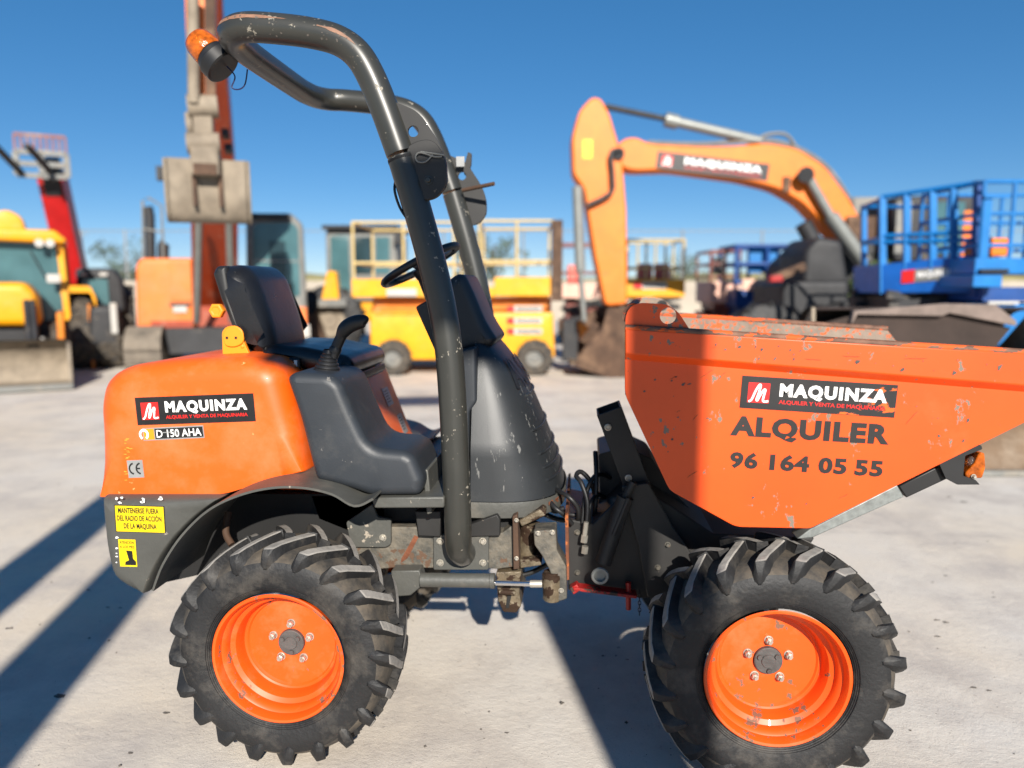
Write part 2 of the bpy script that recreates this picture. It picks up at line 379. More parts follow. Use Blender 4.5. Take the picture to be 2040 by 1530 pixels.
def brand_panel(parent, O, U, V, w, h, out, torn=False, small=True, name='brand_panel'):
    b = slab(MB(), O, U, V, w, h, out, .0012).build(name, 'decal_black_torn' if torn else 'decal_black', parent, 0)
    O, U, V, out = Vector(O), Vector(U), Vector(V), Vector(out)
    s = h * .62; o2 = O + U * (w * .045) + V * (h * .19)
    slab(MB(), o2 + out * .0013, U, V, s * 1.05, s, out, .0006).build('logo_square', 'decal_red', parent, 0)
    mb = ribbon(MB(), spline([Vector(p) for p in LOGO], 4), s * .1 / s, o2, U * (s * 1.05), V * s, out, .0028)
    mb.build('logo_mark', 'decal_white', parent, 0, fix=False)
    tx = O + U * (w * .25); tw = w * .69
    put_text(MB(), 'MAQUINZA', tx + V * (h * .43), U, V, tw, h * .40, .055, out, .0022, 1.2).build('lettering', 'decal_white', parent, 0, fix=False)
    if small: put_text(MB(), 'ALQUILER Y VENTA DE MAQUINARIA', tx + V * (h * .2), U, V, tw, h * .12, .025, out, .0024).build('lettering', 'decal_red', parent, 0, fix=False)
    return b

# ------------------------------------------------------------------ ground
MB().add([(-400, -60, 0), (400, -60, 0), (400, 700, 0), (-400, 700, 0)], [(0, 1, 2, 3)]).build('ground', 'dusty_ground', None, 0)['kind'] = 'structure'

# ================================================================== THE DUMPER
D = empty('site_dumper', (-.1, .62, 0), 0, True)
tag(D, 'orange and charcoal site dumper with roll bar and front skip, parked side-on in the foreground', 'dumper')
NY = Vector((0, -1, 0))
def px_rect(parent_fn, a, b, c, Y):    # O, U, V, w, h from three picture corners: bottom-left, bottom-right, top-left
    A, B, Cc = P(*a, Y), P(*b, Y), P(*c, Y)
    U = (B - A).normalized(); V = U.cross(Vector((0, 1, 0))) * -1
    if V.z < 0: V = -V
    return A, U, V, (B - A).length, (Cc - A).dot(V)

# ---- wheels
TW, TR = .25, .377
def RR(r, R_): return r if r < .24 else .24 + (r - .24) * (R_ - .24) / (TR - .24)
def carcass(mb, c, s, R_):                 # s = +1: outer face towards -Y
    pr = [(.055, .205), (.03, .206), (.012, .212), (.004, .226), (.0, .245), (-.004, .268), (-.003, .29), (.003, .316), (.014, .328), (.035, .339), (.07, .345), (.125, .347)]
    pr = [(a, RR(r, R_)) for a, r in pr]; pr = pr + [(TW - a, r) for a, r in pr[-2::-1]]
    return mb.lathe(pr, c, (0, s, 0), 96)
def lugs(mb, c, s, n=19, ph=0, R_=.377):
    c = Vector(c)
    def pt(y, r, th): return c + Vector((r * math.cos(th) * 1, s * y, r * math.sin(th)))
    for side in (0, 1):
        for k in range(n):
            t0 = 2 * math.pi * (k + .5 * side) / n + ph + random.uniform(-.008, .008)
            j_ = random.uniform(-.003, .001)
            st = [(.140, TR + j_, .336, .0, .0155, .024), (.105, TR - .001 + j_, .336, .055, .0165, .026), (.066, TR - .003 + j_, .334, .125, .0175, .028),
                  (.03, TR - .007 + j_, .325, .20, .0185, .03), (.004, .363, .313, .248, .018, .033), (-.006, .342, .305, .268, .0125, .029), (-.0075, .316, .295, .28, .0075, .024), (-.004, .294, .286, .288, .003, .013)]
            v = []
            for i, (y, rt, rb, dth, wt, wb) in enumerate(st):
                rt, rb, wt, wb = RR(rt, R_), RR(rb, R_), wt * .9, wb * .86
                yb = max(y, .012) if i < 5 else .006
                if side: y, yb = TW - y, TW - yb
                th = t0 + dth
                # the lug runs on a slant: shift its two flanks along the circle
                v += [pt(yb, rb, th - wb / rb), pt(y, rt, th - wt / rt), pt(y, rt, th + wt / rt), pt(yb, rb, th + wb / rb)]
            f = []
            for i in range(len(st) - 1):
                for j in range(3): f.append((4 * i + j, 4 * i + j + 1, 4 * i + j + 5, 4 * i + j + 4))
            f += [(0, 1, 2, 3), tuple(4 * (len(st) - 1) + j for j in (3, 2, 1, 0))]
            mb.add(v, f)
    return mb
def wheel(x, y, z, s, near, ph, R_):
    w = empty_part = None
    c = (x, y, z)
    t = carcass(MB(), c, s, R_).build('wheel', 'rubber', D, 50, m2='shoulder_rubber', idx=lambda i: 1 if 7 <= i // 96 <= 15 else 0)
    lugs(MB(), c, s, 20, ph, R_).build('tread_lugs', 'rubber', t, 25, bevel=.003, seg=1, fix=False, m2='lug_rubber', idx=lambda i: 1 if (i % 23) < 12 and (i % 23) % 3 == 1 else 0)
    if near:
        rg = MB()
        for r in (.216, .221, .226, .231): rg.lathe([(0, r - .001), (-.0016, r), (0, r + .001)], (x, y + s * (.011 - (r - .212) * .6), z), (0, s, 0), 96)
        rg.build('sidewall_rings', 'rubber', t, 40)
    rim = MB().lathe([(.02, .201), (.008, .206), (.002, .211), (-.001, .208), (.001, .201), (.012, .196), (.03, .194), (.036, .186), (.05, .181), (.062, .180), (.07, .166), (.085, .160), (.10, .1585), (.112, .156),
                      (.116, .151), (.116, .148), (.122, .143), (.123, .10), (.122, .044), (.126, .042)], c, (0, s, 0), 96)
    rim.build('rim', 'rim_orange', t, 35)
    hb = MB().lathe([(.128, .043), (.112, .0425), (.110, .040), (.110, .022), (.106, .02), (.106, .0)], c, (0, s, 0), 40)
    for k in range(3):
        a = k * 2.1 + .6; hb.lathe([(.11, .008), (.103, .007), (.103, 0)], (x + .03 * math.cos(a), y, z + .03 * math.sin(a)), (0, s, 0), 10)
    hb.build('hub', 'hub_grey', t, 35)
    for k in range(5):
        a = math.pi / 2 + k * 2 * math.pi / 5; q = (x + .064 * math.cos(a), y, z + .064 * math.sin(a))
        MB().lathe([(.124, .0135), (.119, .0135), (.1185, .0105), (.1185, .0105)], q, (0, s, 0), 16).lathe([(.12, .0105), (.104, .0105), (.103, .009), (.103, .0)], q, (0, s, 0), 6, a0=.3 * k).lathe([(.104, .0055), (.096, .0052), (.096, 0)], q, (0, s, 0), 10).build('wheel_nut', 'zinc', t, 30)
    return t
XR, XF, ZR, ZF, FARY = P(552, 1312, .02).x, P(1550, 1345, .02).x, .368, .378, 1.26
wheel(XR, .02, ZR, 1, True, .12, .369); wheel(XF, .02, ZF, 1, True, .25, .379)
wheel(XR, FARY, ZR, -1, False, .4, .369); wheel(XF, FARY, ZF, -1, False, .7, .379)
for x, z in ((XR, ZR), (XF, ZF)):
    MB().lathe([(.05, .05), (.1, .07), (.4, .085), (.46, .15), (.56, .16), (.66, .15), (.72, .085), (.92, .07), (.97, .05)], (x, .13, z), (0, 1, 0), 24, True, True).build('axle', 'greasy_steel', D, 40)

# ---- hood
HY0, HY1 = .2, 1.05
ho = poly([(224, 979), (216, 880), (211, 800), (222, 752), (262, 727), (350, 714), (480, 708), (545, 715), (574, 738), (600, 836), (622, 934), (560, 945), (510, 962), (470, 974), (440, 978)], HY0 + .07)
zb = ho[0][1]
ho = rnd(ho, [.01, .08, .08, .06, .08, .1, .1, .07, .06, .08, .01, .05, .05, .05, .05])
hood = MB().pillow(ho, HY0, HY1, .075, keep=lambda q: min(1, max(0, (q[1] - zb) / .13)) if q[0] < P(440, 900, .25).x else min(1, max(0.05, (q[1] - zb - .08) / .1)), n=7).build('hood', 'hood_orange', D, 50)
O_, U_, V_, w_, h_ = px_rect(None, (275, 847), (510, 839), (274, 792), HY0)
brand_panel(hood, O_ + NY * .0005, U_, V_, w_, h_, NY)
O_, U_, V_, w_, h_ = px_rect(None, (287, 878), (408, 872), (286, 853), HY0)
slab(MB(), O_ + NY * .0005, U_, V_, w_, h_, NY, .001).build('model_badge', 'decal_silver', hood, 0)
slab(MB(), O_ + NY * .0016 + U_ * (w_ * .015) + V_ * (h_ * .07), U_, V_, w_ * .17, h_ * .86, NY, .0005).build('badge_mark', 'seat_orange', hood, 0)
slab(MB(), O_ + NY * .0016 + U_ * (w_ * .2) + V_ * (h_ * .1), U_, V_, w_ * .785, h_ * .8, NY, .0005).build('badge_field', 'decal_black', hood, 0)
ribbon(MB(), [(.1 + .35 * math.cos(a), .5 + .35 * math.sin(a)) for a in [k * .35 for k in range(-3, 13)]], .2, O_, U_ * h_ * .9, V_ * h_, NY, .0027).build('badge_emblem', 'decal_white', hood, 0, fix=False)
put_text(MB(), 'D 150 AHA', O_ + U_ * (w_ * .225) + V_ * (h_ * .2), U_, V_, w_ * .735, h_ * .6, .012, NY, .0026).build('lettering', 'decal_white', hood, 0, fix=False)
slab(MB(), O_ + U_ * (w_ * .33) + V_ * (h_ * .55) + NY * .0026, U_, V_, w_ * .24, h_ * .07, NY, .0004).build('scratch', 'decal_silver', hood, 0)
O_, U_, V_, w_, h_ = px_rect(None, (257, 952), (288, 951), (256, 917), HY0)
slab(MB(), O_ + NY * .0005, U_, V_, w_, h_, NY, .001).build('conformity_sticker', 'decal_silver', hood, 0)
mb = MB()
for cx, bar_ in ((.42, 0), (.86, 1)):
    ribbon(mb, [(cx + .3 * math.cos(a), .52 + .3 * math.sin(a)) for a in [R(100 + 16 * k) for k in range(11)]], .1, O_, U_ * w_, V_ * h_, NY, .0017)
    if bar_: ribbon(mb, [(cx - .3, .52), (cx - .06, .52)], .09, O_, U_ * w_, V_ * h_, NY, .0018)
mb.build('conformity_mark', 'letter_dark', hood, 0, fix=False)
# worn yellow scuffs low on the rear corner
sc = MB()
for k in range(26):
    a = random.uniform(223, 238); b = random.uniform(872, 958); l = random.uniform(4, 16)
    ribbon(sc, [(0, 0), (l * .6, random.uniform(-1, 1)), (l, random.uniform(-1.5, 1.5))], [random.uniform(.6, 2.2), 2, .4], P(a + 24, b, HY0), RT * .0015, Vector((0, 0, .0015)), NY, .0008)
sc.build('paint_scuffs', 'scuff_ochre', hood, 0, fix=False)

# ---- seat base under the seat, with its slanted orange front
sb0, sb1 = P(673, 752, .42), P(768, 985, .42)
zt, zl = sb0.z, sb1.z
base = MB().pillow(rnd([(P(520, 730, .42).x, zl), (P(520, 730, .42).x, zt), (sb0.x, zt), (sb1.x, zl)], .05), .42, 1.04, .03).build('seat_base', 'hood_orange', D, 50)
sd = (sb1 - sb0).normalized(); so = Vector((-sd.z, 0, sd.x)) if -sd.z > 0 else Vector((sd.z, 0, -sd.x))
for t, y0, hh, ww in ((.24, .84, .075, .085), (.52, .9, .085, .07)):
    q = sb0 + sd * ((sb1 - sb0).length * t); q.y = y0
    slab(MB(), q + so * .001, (0, 1, 0), sd, ww, hh, so, .001).build('information_label', 'decal_silver', base, 0)
    for j in range(5): slab(MB(), q + so * .0022 + sd * (hh * (.15 + .15 * j)) + Vector((0, ww * .12, 0)), (0, 1, 0), sd, ww * random.uniform(.4, .75), hh * .05, so, .0003).build('label_line', 'letter_dark', base, 0)

# ---- console beside the seat with the lever
con = poly([(572, 752), (588, 741), (655, 744), (680, 760), (704, 819), (738, 892), (806, 897), (826, 908), (846, 955), (838, 986), (742, 987), (715, 977), (660, 962), (632, 956), (624, 929), (598, 826)], .15)
con = rnd(con, [.025, .02, .03, .03, .03, .05, .02, .02, .02, .02, .01, .02, .03, .02, .02, .03])
conso = MB().pillow(con, .13, .43, .032, n=6).build('side_console', 'grey_plastic', D, 50)
jb = P(651, 748, .25)
rings = []
for k in range(7):
    z = k * .0115; r = .048 - .0047 * k; rings += [(z, r), (z + .004, r + .0015), (z + .008, r - .001)]
lever = MB().lathe(rings + [(.085, .016)], jb, (.12, 0, 1), 28).build('control_lever', 'black_plastic', D, 50)
MB().tube(spline([P(664, 712, .25), P(672, 690, .25), P(684, 664, .25), P(690, 652, .25)], 5), .0155, 14).lathe([(0, .019), (.012, .02), (.02, .016)], P(667, 702, .25), (.25, 0, 1), 16).build('lever_shaft', 'black_plastic', lever, 50)
MB().tube(spline([P(670, 690, .25), P(680, 668, .25), P(690, 653, .25), P(703, 645, .25), P(716, 641, .25), P(727, 640, .25), P(732, 642, .25)], 5), [.016] * 5 + [.018, .02, .022, .023, .024] + [.0245] * 6 + [.0245, .024, .024, .0235, .023, .0225, .022, .0215, .021, .02, .018, .016, .013, .01, .004], 16).build('lever_grip', 'black_plastic', lever, 60)

# ---- seat
seat_bk = poly([(430, 536), (446, 527), (474, 527), (496, 548), (516, 600), (534, 655), (542, 698), (526, 716), (494, 708), (468, 650), (444, 596)], .42)
seat = MB().pillow(rnd(seat_bk, [.03, .03, .06, .07, .1, .1, .05, .04, .05, .1, .1]), .40, .82, .095, n=9).build('seat', 'vinyl', D, 60)
MB().pillow(rnd(poly([(424, 545), (432, 530), (452, 529), (462, 590), (490, 690), (510, 712), (500, 716), (482, 690), (462, 650), (440, 595)], .44), .01), .43, .81, .02).build('seat_shell', 'black_plastic', seat, 50)
cu = poly([(521, 700), (530, 688), (600, 690), (690, 708), (704, 722), (704, 742), (690, 752), (600, 738), (524, 716)], .41)
MB().pillow(rnd(cu, .02), .39, .86, .035, n=6).build('seat_cushion', 'vinyl', seat, 60)
MB().pillow(rnd(poly([(545, 728), (690, 754), (702, 746), (704, 764), (690, 772), (560, 748)], .41), .01), .40, .85, .015).build('seat_pan', 'black_plastic', seat, 50)
# piping along the seam of the backrest
pp = [P(a, b, .432) for a, b in ((468, 541), (484, 576), (504, 632), (520, 680), (526, 702))]
MB().tube(spline(pp, 6), .0035, 6).build('piping', 'vinyl', seat, 60)
br = rnd(poly([(446, 660), (455, 650), (470, 648), (482, 656), (486, 672), (500, 705), (512, 716), (545, 722), (545, 727), (448, 720)], .40), [.02, .02, .02, .02, .02, .03, .02, .005, .002, .005])
brk = MB().prism(br, .385, .40).build('seat_bracket', 'seat_orange', seat, 40, bevel=.003)
MB().prism(rnd(poly([(444, 664), (454, 650), (470, 648), (484, 658), (487, 682), (470, 692), (447, 690)], .38), .02), .378, .3845).build('bracket_cover', 'seat_orange', seat, 40, bevel=.003)
for a, b in ((452, 673), (470, 673)): MB().lathe([(0, .0048), (-.0012, .0048), (-.0012, 0)], P(a, b, .3778), (0, 1, 0), 12).build('screw_hole', 'recess_black', seat, 30)
for a, b in ((483, 690), (458, 711)): MB().lathe([(0, .006), (-.003, .006), (-.004, .004), (-.004, 0)], P(a, b, .385), (0, 1, 0), 12).build('rivet', 'seat_orange', seat, 30)
q = P(436, 619, .39)
MB().lathe([(.03, .012), (.0, .012), (0, .026), (-.02, .027), (-.024, .024), (-.0245, .016), (-.0225, .0145), (-.0225, 0)], q, (0, 1, 0), 6).build('tilt_knob', 'seat_orange', seat, 30, bevel=.002)
MB().box(q.x + .22, q.x + .285, .372, .388, P(590, 738, .38).z, P(590, 714, .38).z).build('belt_buckle', 'black_plastic', seat, 30, bevel=.004)
xb = q.x + .268; MB().box(xb, xb + .01, .368, .3725, P(590, 733, .38).z, P(590, 717, .38).z).build('buckle_button', 'decal_white', seat, 30)

# ---- rear counterweight
cw = poly([(212, 984), (455, 984), (404, 1022), (356, 1072), (325, 1122), (303, 1176), (262, 1164), (234, 1142), (221, 1088), (214, 1020)], .2)
cwt = MB().pillow(rnd(cw, [.012, .005, .05, .05, .05, .01, .04, .04, .06, .05]), .15, 1.1, .05, keep=lambda q: 1 if q[0] < P(290, 1100, .2).x else .25, n=6).build('rear_counterweight', 'frame_grey', D, 50)
O_, U_, V_, w_, h_ = px_rect(None, (233, 1058), (329, 1061), (231, 1007), .15)
slab(MB(), O_ + NY * .0006 - U_ * .003 - V_ * .002, U_, V_, w_ + .006, h_ + .004, NY, .0005).build('sticker_border', 'letter_dark', cwt, 0)
slab(MB(), O_ + NY * .0012, U_, V_, w_, h_, NY, .0008).build('warning_sticker', 'decal_yellow', cwt, 0)
for j, (tx_, a, b) in enumerate((('MANTENERSE FUERA', .06, .9), ('DEL RADIO DE ACCIÓN', .03, .95), ('DE LA MÁQUINA', .16, .84))):
    hh = h_ * .21
    put_text(MB(), tx_, O_ + U_ * (w_ * a) + V_ * (h_ * (.72 - .3 * j)), U_, V_, w_ * (b - a), hh, .03, NY, .0026, 1.04).build('lettering', 'letter_dark', cwt, 0, fix=False)
O_, U_, V_, w_, h_ = px_rect(None, (240, 1128), (274, 1129), (238, 1074), .15)
slab(MB(), O_ + NY * .0008, U_, V_, w_, h_, NY, .0008).build('foot_warning_sticker', 'decal_yellow', cwt, 0)
for tx_, y_ in (('ATENCION', .84), ('A LOS PIES', .68)):
    put_text(MB(), tx_, O_ + U_ * (w_ * .08) + V_ * (h_ * y_), U_, V_, w_ * .84, h_ * .1, .01, NY, .0026).build('lettering', 'letter_dark', cwt, 0, fix=False)
mb = MB(); pic = [(.42, .6), (.78, .58), (.8, .3), (.95, .2), (.95, .06), (.3, .06), (.34, .18), (.55, .24)]
mb.add([O_ + U_ * (w_ * a) + V_ * (h_ * b) + NY * .0022 for a, b in pic], [tuple(range(len(pic)))]); mb.build('foot_pictogram', 'letter_dark', cwt, 0, fix=False)
sc = MB()
for k in range(16):
    a = random.choice((215, 217, 222, 226, 240, 300, 315, 285)) + random.uniform(-2, 8); b = random.uniform(985, 1150)
    if a > 235: b = random.uniform(990, 1003)
    c = P(max(a, 232), b, .1492); n = 7; rr = random.uniform(.002, .007)
    sc.add([c + Vector((rr * random.uniform(.5, 1.7) * math.cos(j * 6.283 / n), 0, rr * random.uniform(.4, 1) * math.sin(j * 6.283 / n))) for j in range(n)], [tuple(range(n))])
sc.build('paint_chips', 'decal_white', cwt, 0, fix=False)

# ---- rear mudguard
fn = [P(a, b, .04) for a, b in ((302, 1176), (322, 1124), (360, 1066), (412, 1016), (472, 986), (540, 970), (605, 970), (662, 983), (706, 1006), (742, 992))]
def sheet(path, y0, y1, th):
    mb = MB(); pts = spline([Vector((q.x, 0, q.z)) for q in path], 5); n = len(pts); v = []
    for i, q in enumerate(pts):
        t = (pts[min(n - 1, i + 1)] - pts[max(0, i - 1)]).normalized(); nn = Vector((-t.z, 0, t.x)) * th
        for a, y in ((q, y0), (q, y1), (q - nn, y1), (q - nn, y0)): v.append((a.x, y, a.z))
    f = [(4 * i + j, 4 * i + (j + 1) % 4, 4 * i + 4 + (j + 1) % 4, 4 * i + 4 + j) for i in range(n - 1) for j in range(4)] + [(3, 2, 1, 0), tuple(4 * n - 4 + j for j in range(4))]
    return mb.add(v, f)
sheet(fn, .04, .36, .007).build('mudguard', 'frame_grey', D, 60)
sheet(fn, .95, 1.24, .007).build('mudguard', 'frame_grey', D, 60)
xa, xbk = P(330, 1000, .3).x, P(760, 1000, .3).x
MB().prism(poly([(420, 984), (760, 984), (780, 1130), (700, 1140), (560, 1100), (420, 1140), (330, 1160)], .40), .40, .9).build('wheel_well_shade', 'recess_black', D, 30)  # black block stands in for the shade inside the wheel well
MB().tube(spline([P(455, 1020, .3), P(450, 1060, .28), P(462, 1085, .26)], 5), .012, 10).build('vent_hose', 'steel_brown', D, 50)

# ---- chassis between the axles
ch = MB().prism(poly([(560, 1110), (700, 1095), (735, 1050), (830, 1050), (840, 1062), (1000, 1062), (1030, 1040), (1036, 1128), (992, 1134), (960, 1132), (780, 1132), (600, 1150)], .34), .34, .9).build('chassis', 'dirty_frame', D, 30, bevel=.004)
MB().prism(rnd(poly([(690, 1040), (742, 1004), (752, 1030), (779, 1034), (779, 1084), (770, 1090), (700, 1090)], .325), .008), .322, .3375).build('chassis_plate', 'frame_grey', ch, 30, bevel=.002)
MB().prism(poly([(625, 985), (1085, 985), (1075, 1030), (1000, 1070), (740, 1070), (640, 1030)], .42), .40, .88).build('chassis_recess', 'recess_black', ch, 30)  # black fill stands in for the dark of this recess
MB().prism(poly([(832, 1012), (882, 1012), (882, 1062), (838, 1060)], .34), .30, .338).build('bracket', 'dark_frame', ch, 30, bevel=.003)
MB().prism(poly([(936, 1040), (992, 1020), (998, 1030), (998, 1062), (936, 1064)], .34), .31, .338).build('bracket', 'dark_frame', ch, 30, bevel=.003)
MB().prism(poly([(740, 990), (886, 988), (886, 1010), (748, 1011)], .14), .13, 1.1).build('footplate', 'frame_grey', D, 30, bevel=.005)
MB().prism(poly([(868, 905), (878, 905), (886, 985), (876, 988)], .42), .2, 1.1).build('footwell_step', 'frame_grey', D, 30, bevel=.004)
MB().add([P(800, 1112, .3385), P(826, 1066, .3385), P(834, 1070, .3385), P(812, 1112, .3385), P(798, 1122, .3385)], [(0, 1, 2, 3, 4)]).build('rust_stain', 'rust', ch, 0, fix=False)
def bolt(p, r, parent, m='zinc', ax=(0, 1, 0)):
    MB().lathe([(0, r * 1.45), (-.003, r * 1.45), (-.003, r)], p, ax, 16).lathe([(-.002, r), (-.0105, r), (-.012, r * .75), (-.012, 0)], p, ax, 6, a0=random.random()).build('bolt', m, parent, 30)
bolt(P(763, 1071, .322), .0085, ch)
bp = MB().prism(rnd(poly([(864, 1064), (974, 1064), (974, 1134), (864, 1134)], .33), .008), .322, .3395).build('roll_bar_foot', 'frame_grey', D, 30, bevel=.003)
for a, b in ((877, 1078), (962, 1078), (877, 1121), (962, 1121)): bolt(P(a, b, .322), .0085, bp)
MB().prism(poly([(782, 1133), (838, 1132), (846, 1160), (820, 1182), (782, 1185)], .30), .28, .34).build('cylinder_mount', 'frame_grey', D, 30, bevel=.004)
cyl = MB().tube([P(838, 1155, .27), P(985, 1157, .27)], .0235, 24).tube([P(976, 1157, .27), P(986, 1157, .27)], .0255, 24).build('steering_cylinder', 'frame_grey', D, 40, bevel=.002)
MB().tube([P(984, 1161, .27), P(1060, 1163, .27)], .0085, 16).build('piston_rod', 'chrome', cyl, 40)
MB().tube([P(1056, 1163, .27), P(1080, 1163, .27)], .012, 16).build('rod_end', 'zinc', cyl, 40)
jt = MB().prism(rnd(poly([(1064, 1052), (1108, 1050), (1110, 1090), (1128, 1122), (1130, 1186), (1112, 1192), (1096, 1130), (1080, 1100), (1066, 1080)], .30), .006), .27, .36).build('articulation_joint', 'dirty_frame', D, 40, bevel=.005)
MB().lathe([(-.075, .026), (-.07, .03), (-.03, .031), (-.028, .033), (.015, .033), (.018, .028), (.024, .028)], P(1100, 1152, .29), (0, 0, 1), 28, True, True).build('greased_pin', 'greasy_steel', jt, 40)
MB().lathe([(-.06, .034), (-.055, .036), (.03, .03), (.06, .04), (.065, .04)], P(1052, 1078, .40), (.15, 0, 1), 28, True, True).build('pivot_housing', 'greasy_steel', jt, 40)
MB().prism(poly([(1034, 1034), (1082, 1008), (1088, 1016), (1088, 1024), (1040, 1046)], .36), .34, .5).build('pivot_cap', 'greasy_steel', jt, 40, bevel=.004)
MB().prism(poly([(1022, 1024), (1032, 1020), (1036, 1128), (1024, 1130)], .335), .31, .8).build('end_plate', 'steel_brown', jt, 40, bevel=.003)
MB().prism(poly([(1036, 1108), (1078, 1108), (1080, 1120), (1038, 1126)], .36), .33, .5).build('pivot_flange', 'greasy_steel', jt, 40, bevel=.004)
lj = MB().prism(rnd(poly([(990, 1134), (1040, 1132), (1036, 1170), (1040, 1200), (1030, 1214), (1004, 1212), (994, 1190)], .36), .006), .33, .55).build('lower_joint', 'greasy_steel', D, 40, bevel=.005)
MB().tube([P(995, 1179, .32), P(1026, 1181, .32)], .009, 12).build('grease_pin', 'greasy_steel', lj, 40)
MB().prism(poly([(1011, 1186), (1019, 1186), (1014, 1210), (1008, 1210)], .328), .322, .331).build('lower_slot', 'recess_black', lj, 40)

# ---- roll bar
YN, YF, TRD = .17, 1.07, .0432
near = [(922, 1102, .30), (915, 1092, .235), (913, 1066, .185), (911, 1000, YN), (906, 880, YN), (900, 770, YN), (892, 680, YN), (872, 570, YN), (838, 440, YN), (800, 312, YN)]
up_ = [(798, 306, YN), (768, 222, YN), (738, 150, YN), (710, 106, YN), (672, 80, YN), (620, 66, YN), (560, 58, YN), (500, 53, YN)]
lo_path = spline([P(*q) for q in near], 6)
def mirror(path): return [Vector((q.x, YN + YF - q.y, q.z)) for q in path]
rb = MB().tube(lo_path, TRD, 24).build('roll_bar_post', 'tube_grey', D, 50)
MB().tube(mirror(lo_path), TRD, 24).build('roll_bar_post', 'tube_grey', D, 50)
upn = [P(*q) for q in up_]; e = upn[-1]; xe = P(432, 60, YN).x
top = upn[:-1] + [Vector((xe + .1, YN + .004, e.z)), Vector((xe + .045, YN + .025, e.z - .001)), Vector((xe + .012, YN + .075, e.z - .003)), Vector((xe, YN + .15, e.z - .006)), Vector((xe - .004, YN + .26, e.z - .008))]
top = spline(top + [Vector((q.x, YN + YF - q.y, q.z)) for q in reversed(top)], 6)
hoop = MB().tube(top, TRD, 24).build('roll_bar_hoop', 'tube_grey', D, 50)
def scuff(u0, u1, ang, wid, seedv):     # bare streak worn on the upper hoop
    rr = random.Random(seedv); n0, n1 = int(u0 * len(top)), int(u1 * len(top)); mb = MB(); v = []
    for i in range(n0, n1):
        t = (top[i + 1] - top[i - 1]).normalized(); side = Vector((0, -1, 0)) - t * t.dot(Vector((0, -1, 0))); side.normalize(); upv = side.cross(t)
        if upv.z < 0: upv = -upv
        f = math.sin(math.pi * (i - n0) / (n1 - n0)); w = wid * f * rr.uniform(.5, 1.1)
        for s_ in (-1, 0, 1):
            a = ang + s_ * w; v.append(top[i] + (side * math.cos(a) + upv * math.sin(a)) * (TRD + .0006))
    mb.add(v, [(3 * i + j, 3 * i + j + 1, 3 * i + j + 4, 3 * i + j + 3) for i in range(n1 - n0 - 1) for j in (0, 1)])
    return mb
scuff(.13, .21, .35, .16, 1).build('bare_streak', 'tube_scuff', hoop, 60, fix=False)
scuff(.25, .40, .45, .2, 2).build('bare_streak', 'tube_scuff', hoop, 60, fix=False)
sp = MB(); rr = random.Random(5)
for k in range(70):
    i = rr.randint(int(.10 * len(top)), int(.36 * len(top))); t = (top[i + 1] - top[i - 1]).normalized(); side = (Vector((0, -1, 0)) - t * t.dot(Vector((0, -1, 0)))).normalized(); upv = side.cross(t)
    a = rr.uniform(-1.0, .9); c = top[i] + (side * math.cos(a) + upv * math.sin(a)) * TRD + t * rr.uniform(-.01, .01); r_ = rr.uniform(.0012, .004)
    nrm = (c - top[i]).normalized(); b_ = nrm.cross(t)
    sp.add([c + nrm * .0007 + (t * math.cos(j * .9) + b_ * math.sin(j * .9)) * r_ * rr.uniform(.6, 1.2) for j in range(7)], [tuple(range(7))])
sp.build('paint_stain', 'stone', hoop, 0, fix=False)
def hinge(mir):
    yy = (lambda y: YN + YF - y) if mir else (lambda y: y)
    o = poly([(764, 200), (790, 205), (836, 224), (878, 288), (891, 322), (893, 370), (872, 396), (845, 402), (838, 380), (800, 290)], YN)
    y0, y1 = sorted((yy(YN - .012), yy(YN + .0)))
    h = MB().prism(rnd(o, [0, .02, .03, .03, .02, .02, .03, .02, 0, 0]), y0, y1, hole=circle(*XZ(825, 263, YN), .0165)).build('hinge_plate', 'dark_frame', D, 0)
    o2 = poly([(812, 296), (836, 283), (862, 280), (882, 300), (892, 330), (893, 370), (872, 397), (846, 402), (836, 380)], YN)
    y0, y1 = sorted((yy(YN - .026), yy(YN - .015)))
    MB().prism(rnd(o2, .02), y0, y1).build('hinge_cheek', 'dark_frame', h, 30, bevel=.002)
    b = P(857, 361, YN); b.y = yy(YN - .026); bolt(b, .009, h, 'tube_grey', (0, 1 if not mir else -1, 0))
    return h
h1 = hinge(False); h2 = hinge(True)
pin = [P(a, b, YN - .035) for a, b in ((842, 300), (884, 310), (862, 308), (848, 322), (832, 322), (828, 312), (834, 304), (846, 306), (866, 312), (880, 312))]
MB().tube(spline(pin[2:], 5), .0022, 6).tube([P(838, 302, YN - .035), P(886, 309, YN - .035)], .0022, 6).build('spring_clip', 'machine_grey', h1, 40)
MB().tube([P(922, 379, YF - .05), P(984, 366, YF - .12)], .008, 10).build('locking_pin', 'steel_brown', h2, 40)
c0 = P(916, 322, YF - .1); slab(MB(), P(909, 332, YF - .012 - .02), (1, 0, 0), (0, 0, 1), .034, .04, NY, .001).build('inspection_tag', 'decal_silver', h2, 0)
MB().prism(rnd(poly([(924, 322), (930, 300), (937, 303), (936, 326), (928, 350), (922, 345)], YF), .005), YF + .03, YF + .05).build('latch_tongue', 'dark_frame', h2, 40)
MB().tube([Vector((lo_path[-1].x, YN, lo_path[-1].z)) + (lo_path[-2] - lo_path[-1]).normalized() * .012, Vector((lo_path[-1].x, YN, lo_path[-1].z)) + (lo_path[-2] - lo_path[-1]).normalized() * .004], TRD + .0006, 24).build('joint_gap', 'recess_black', rb, 40)
MB().tube(spline([P(790, 352, .19), P(786, 378, .16), P(796, 412, .16), P(812, 436, .15), P(820, 436, .17)], 6), .004, 8).build('cable', 'black_plastic', rb, 50)
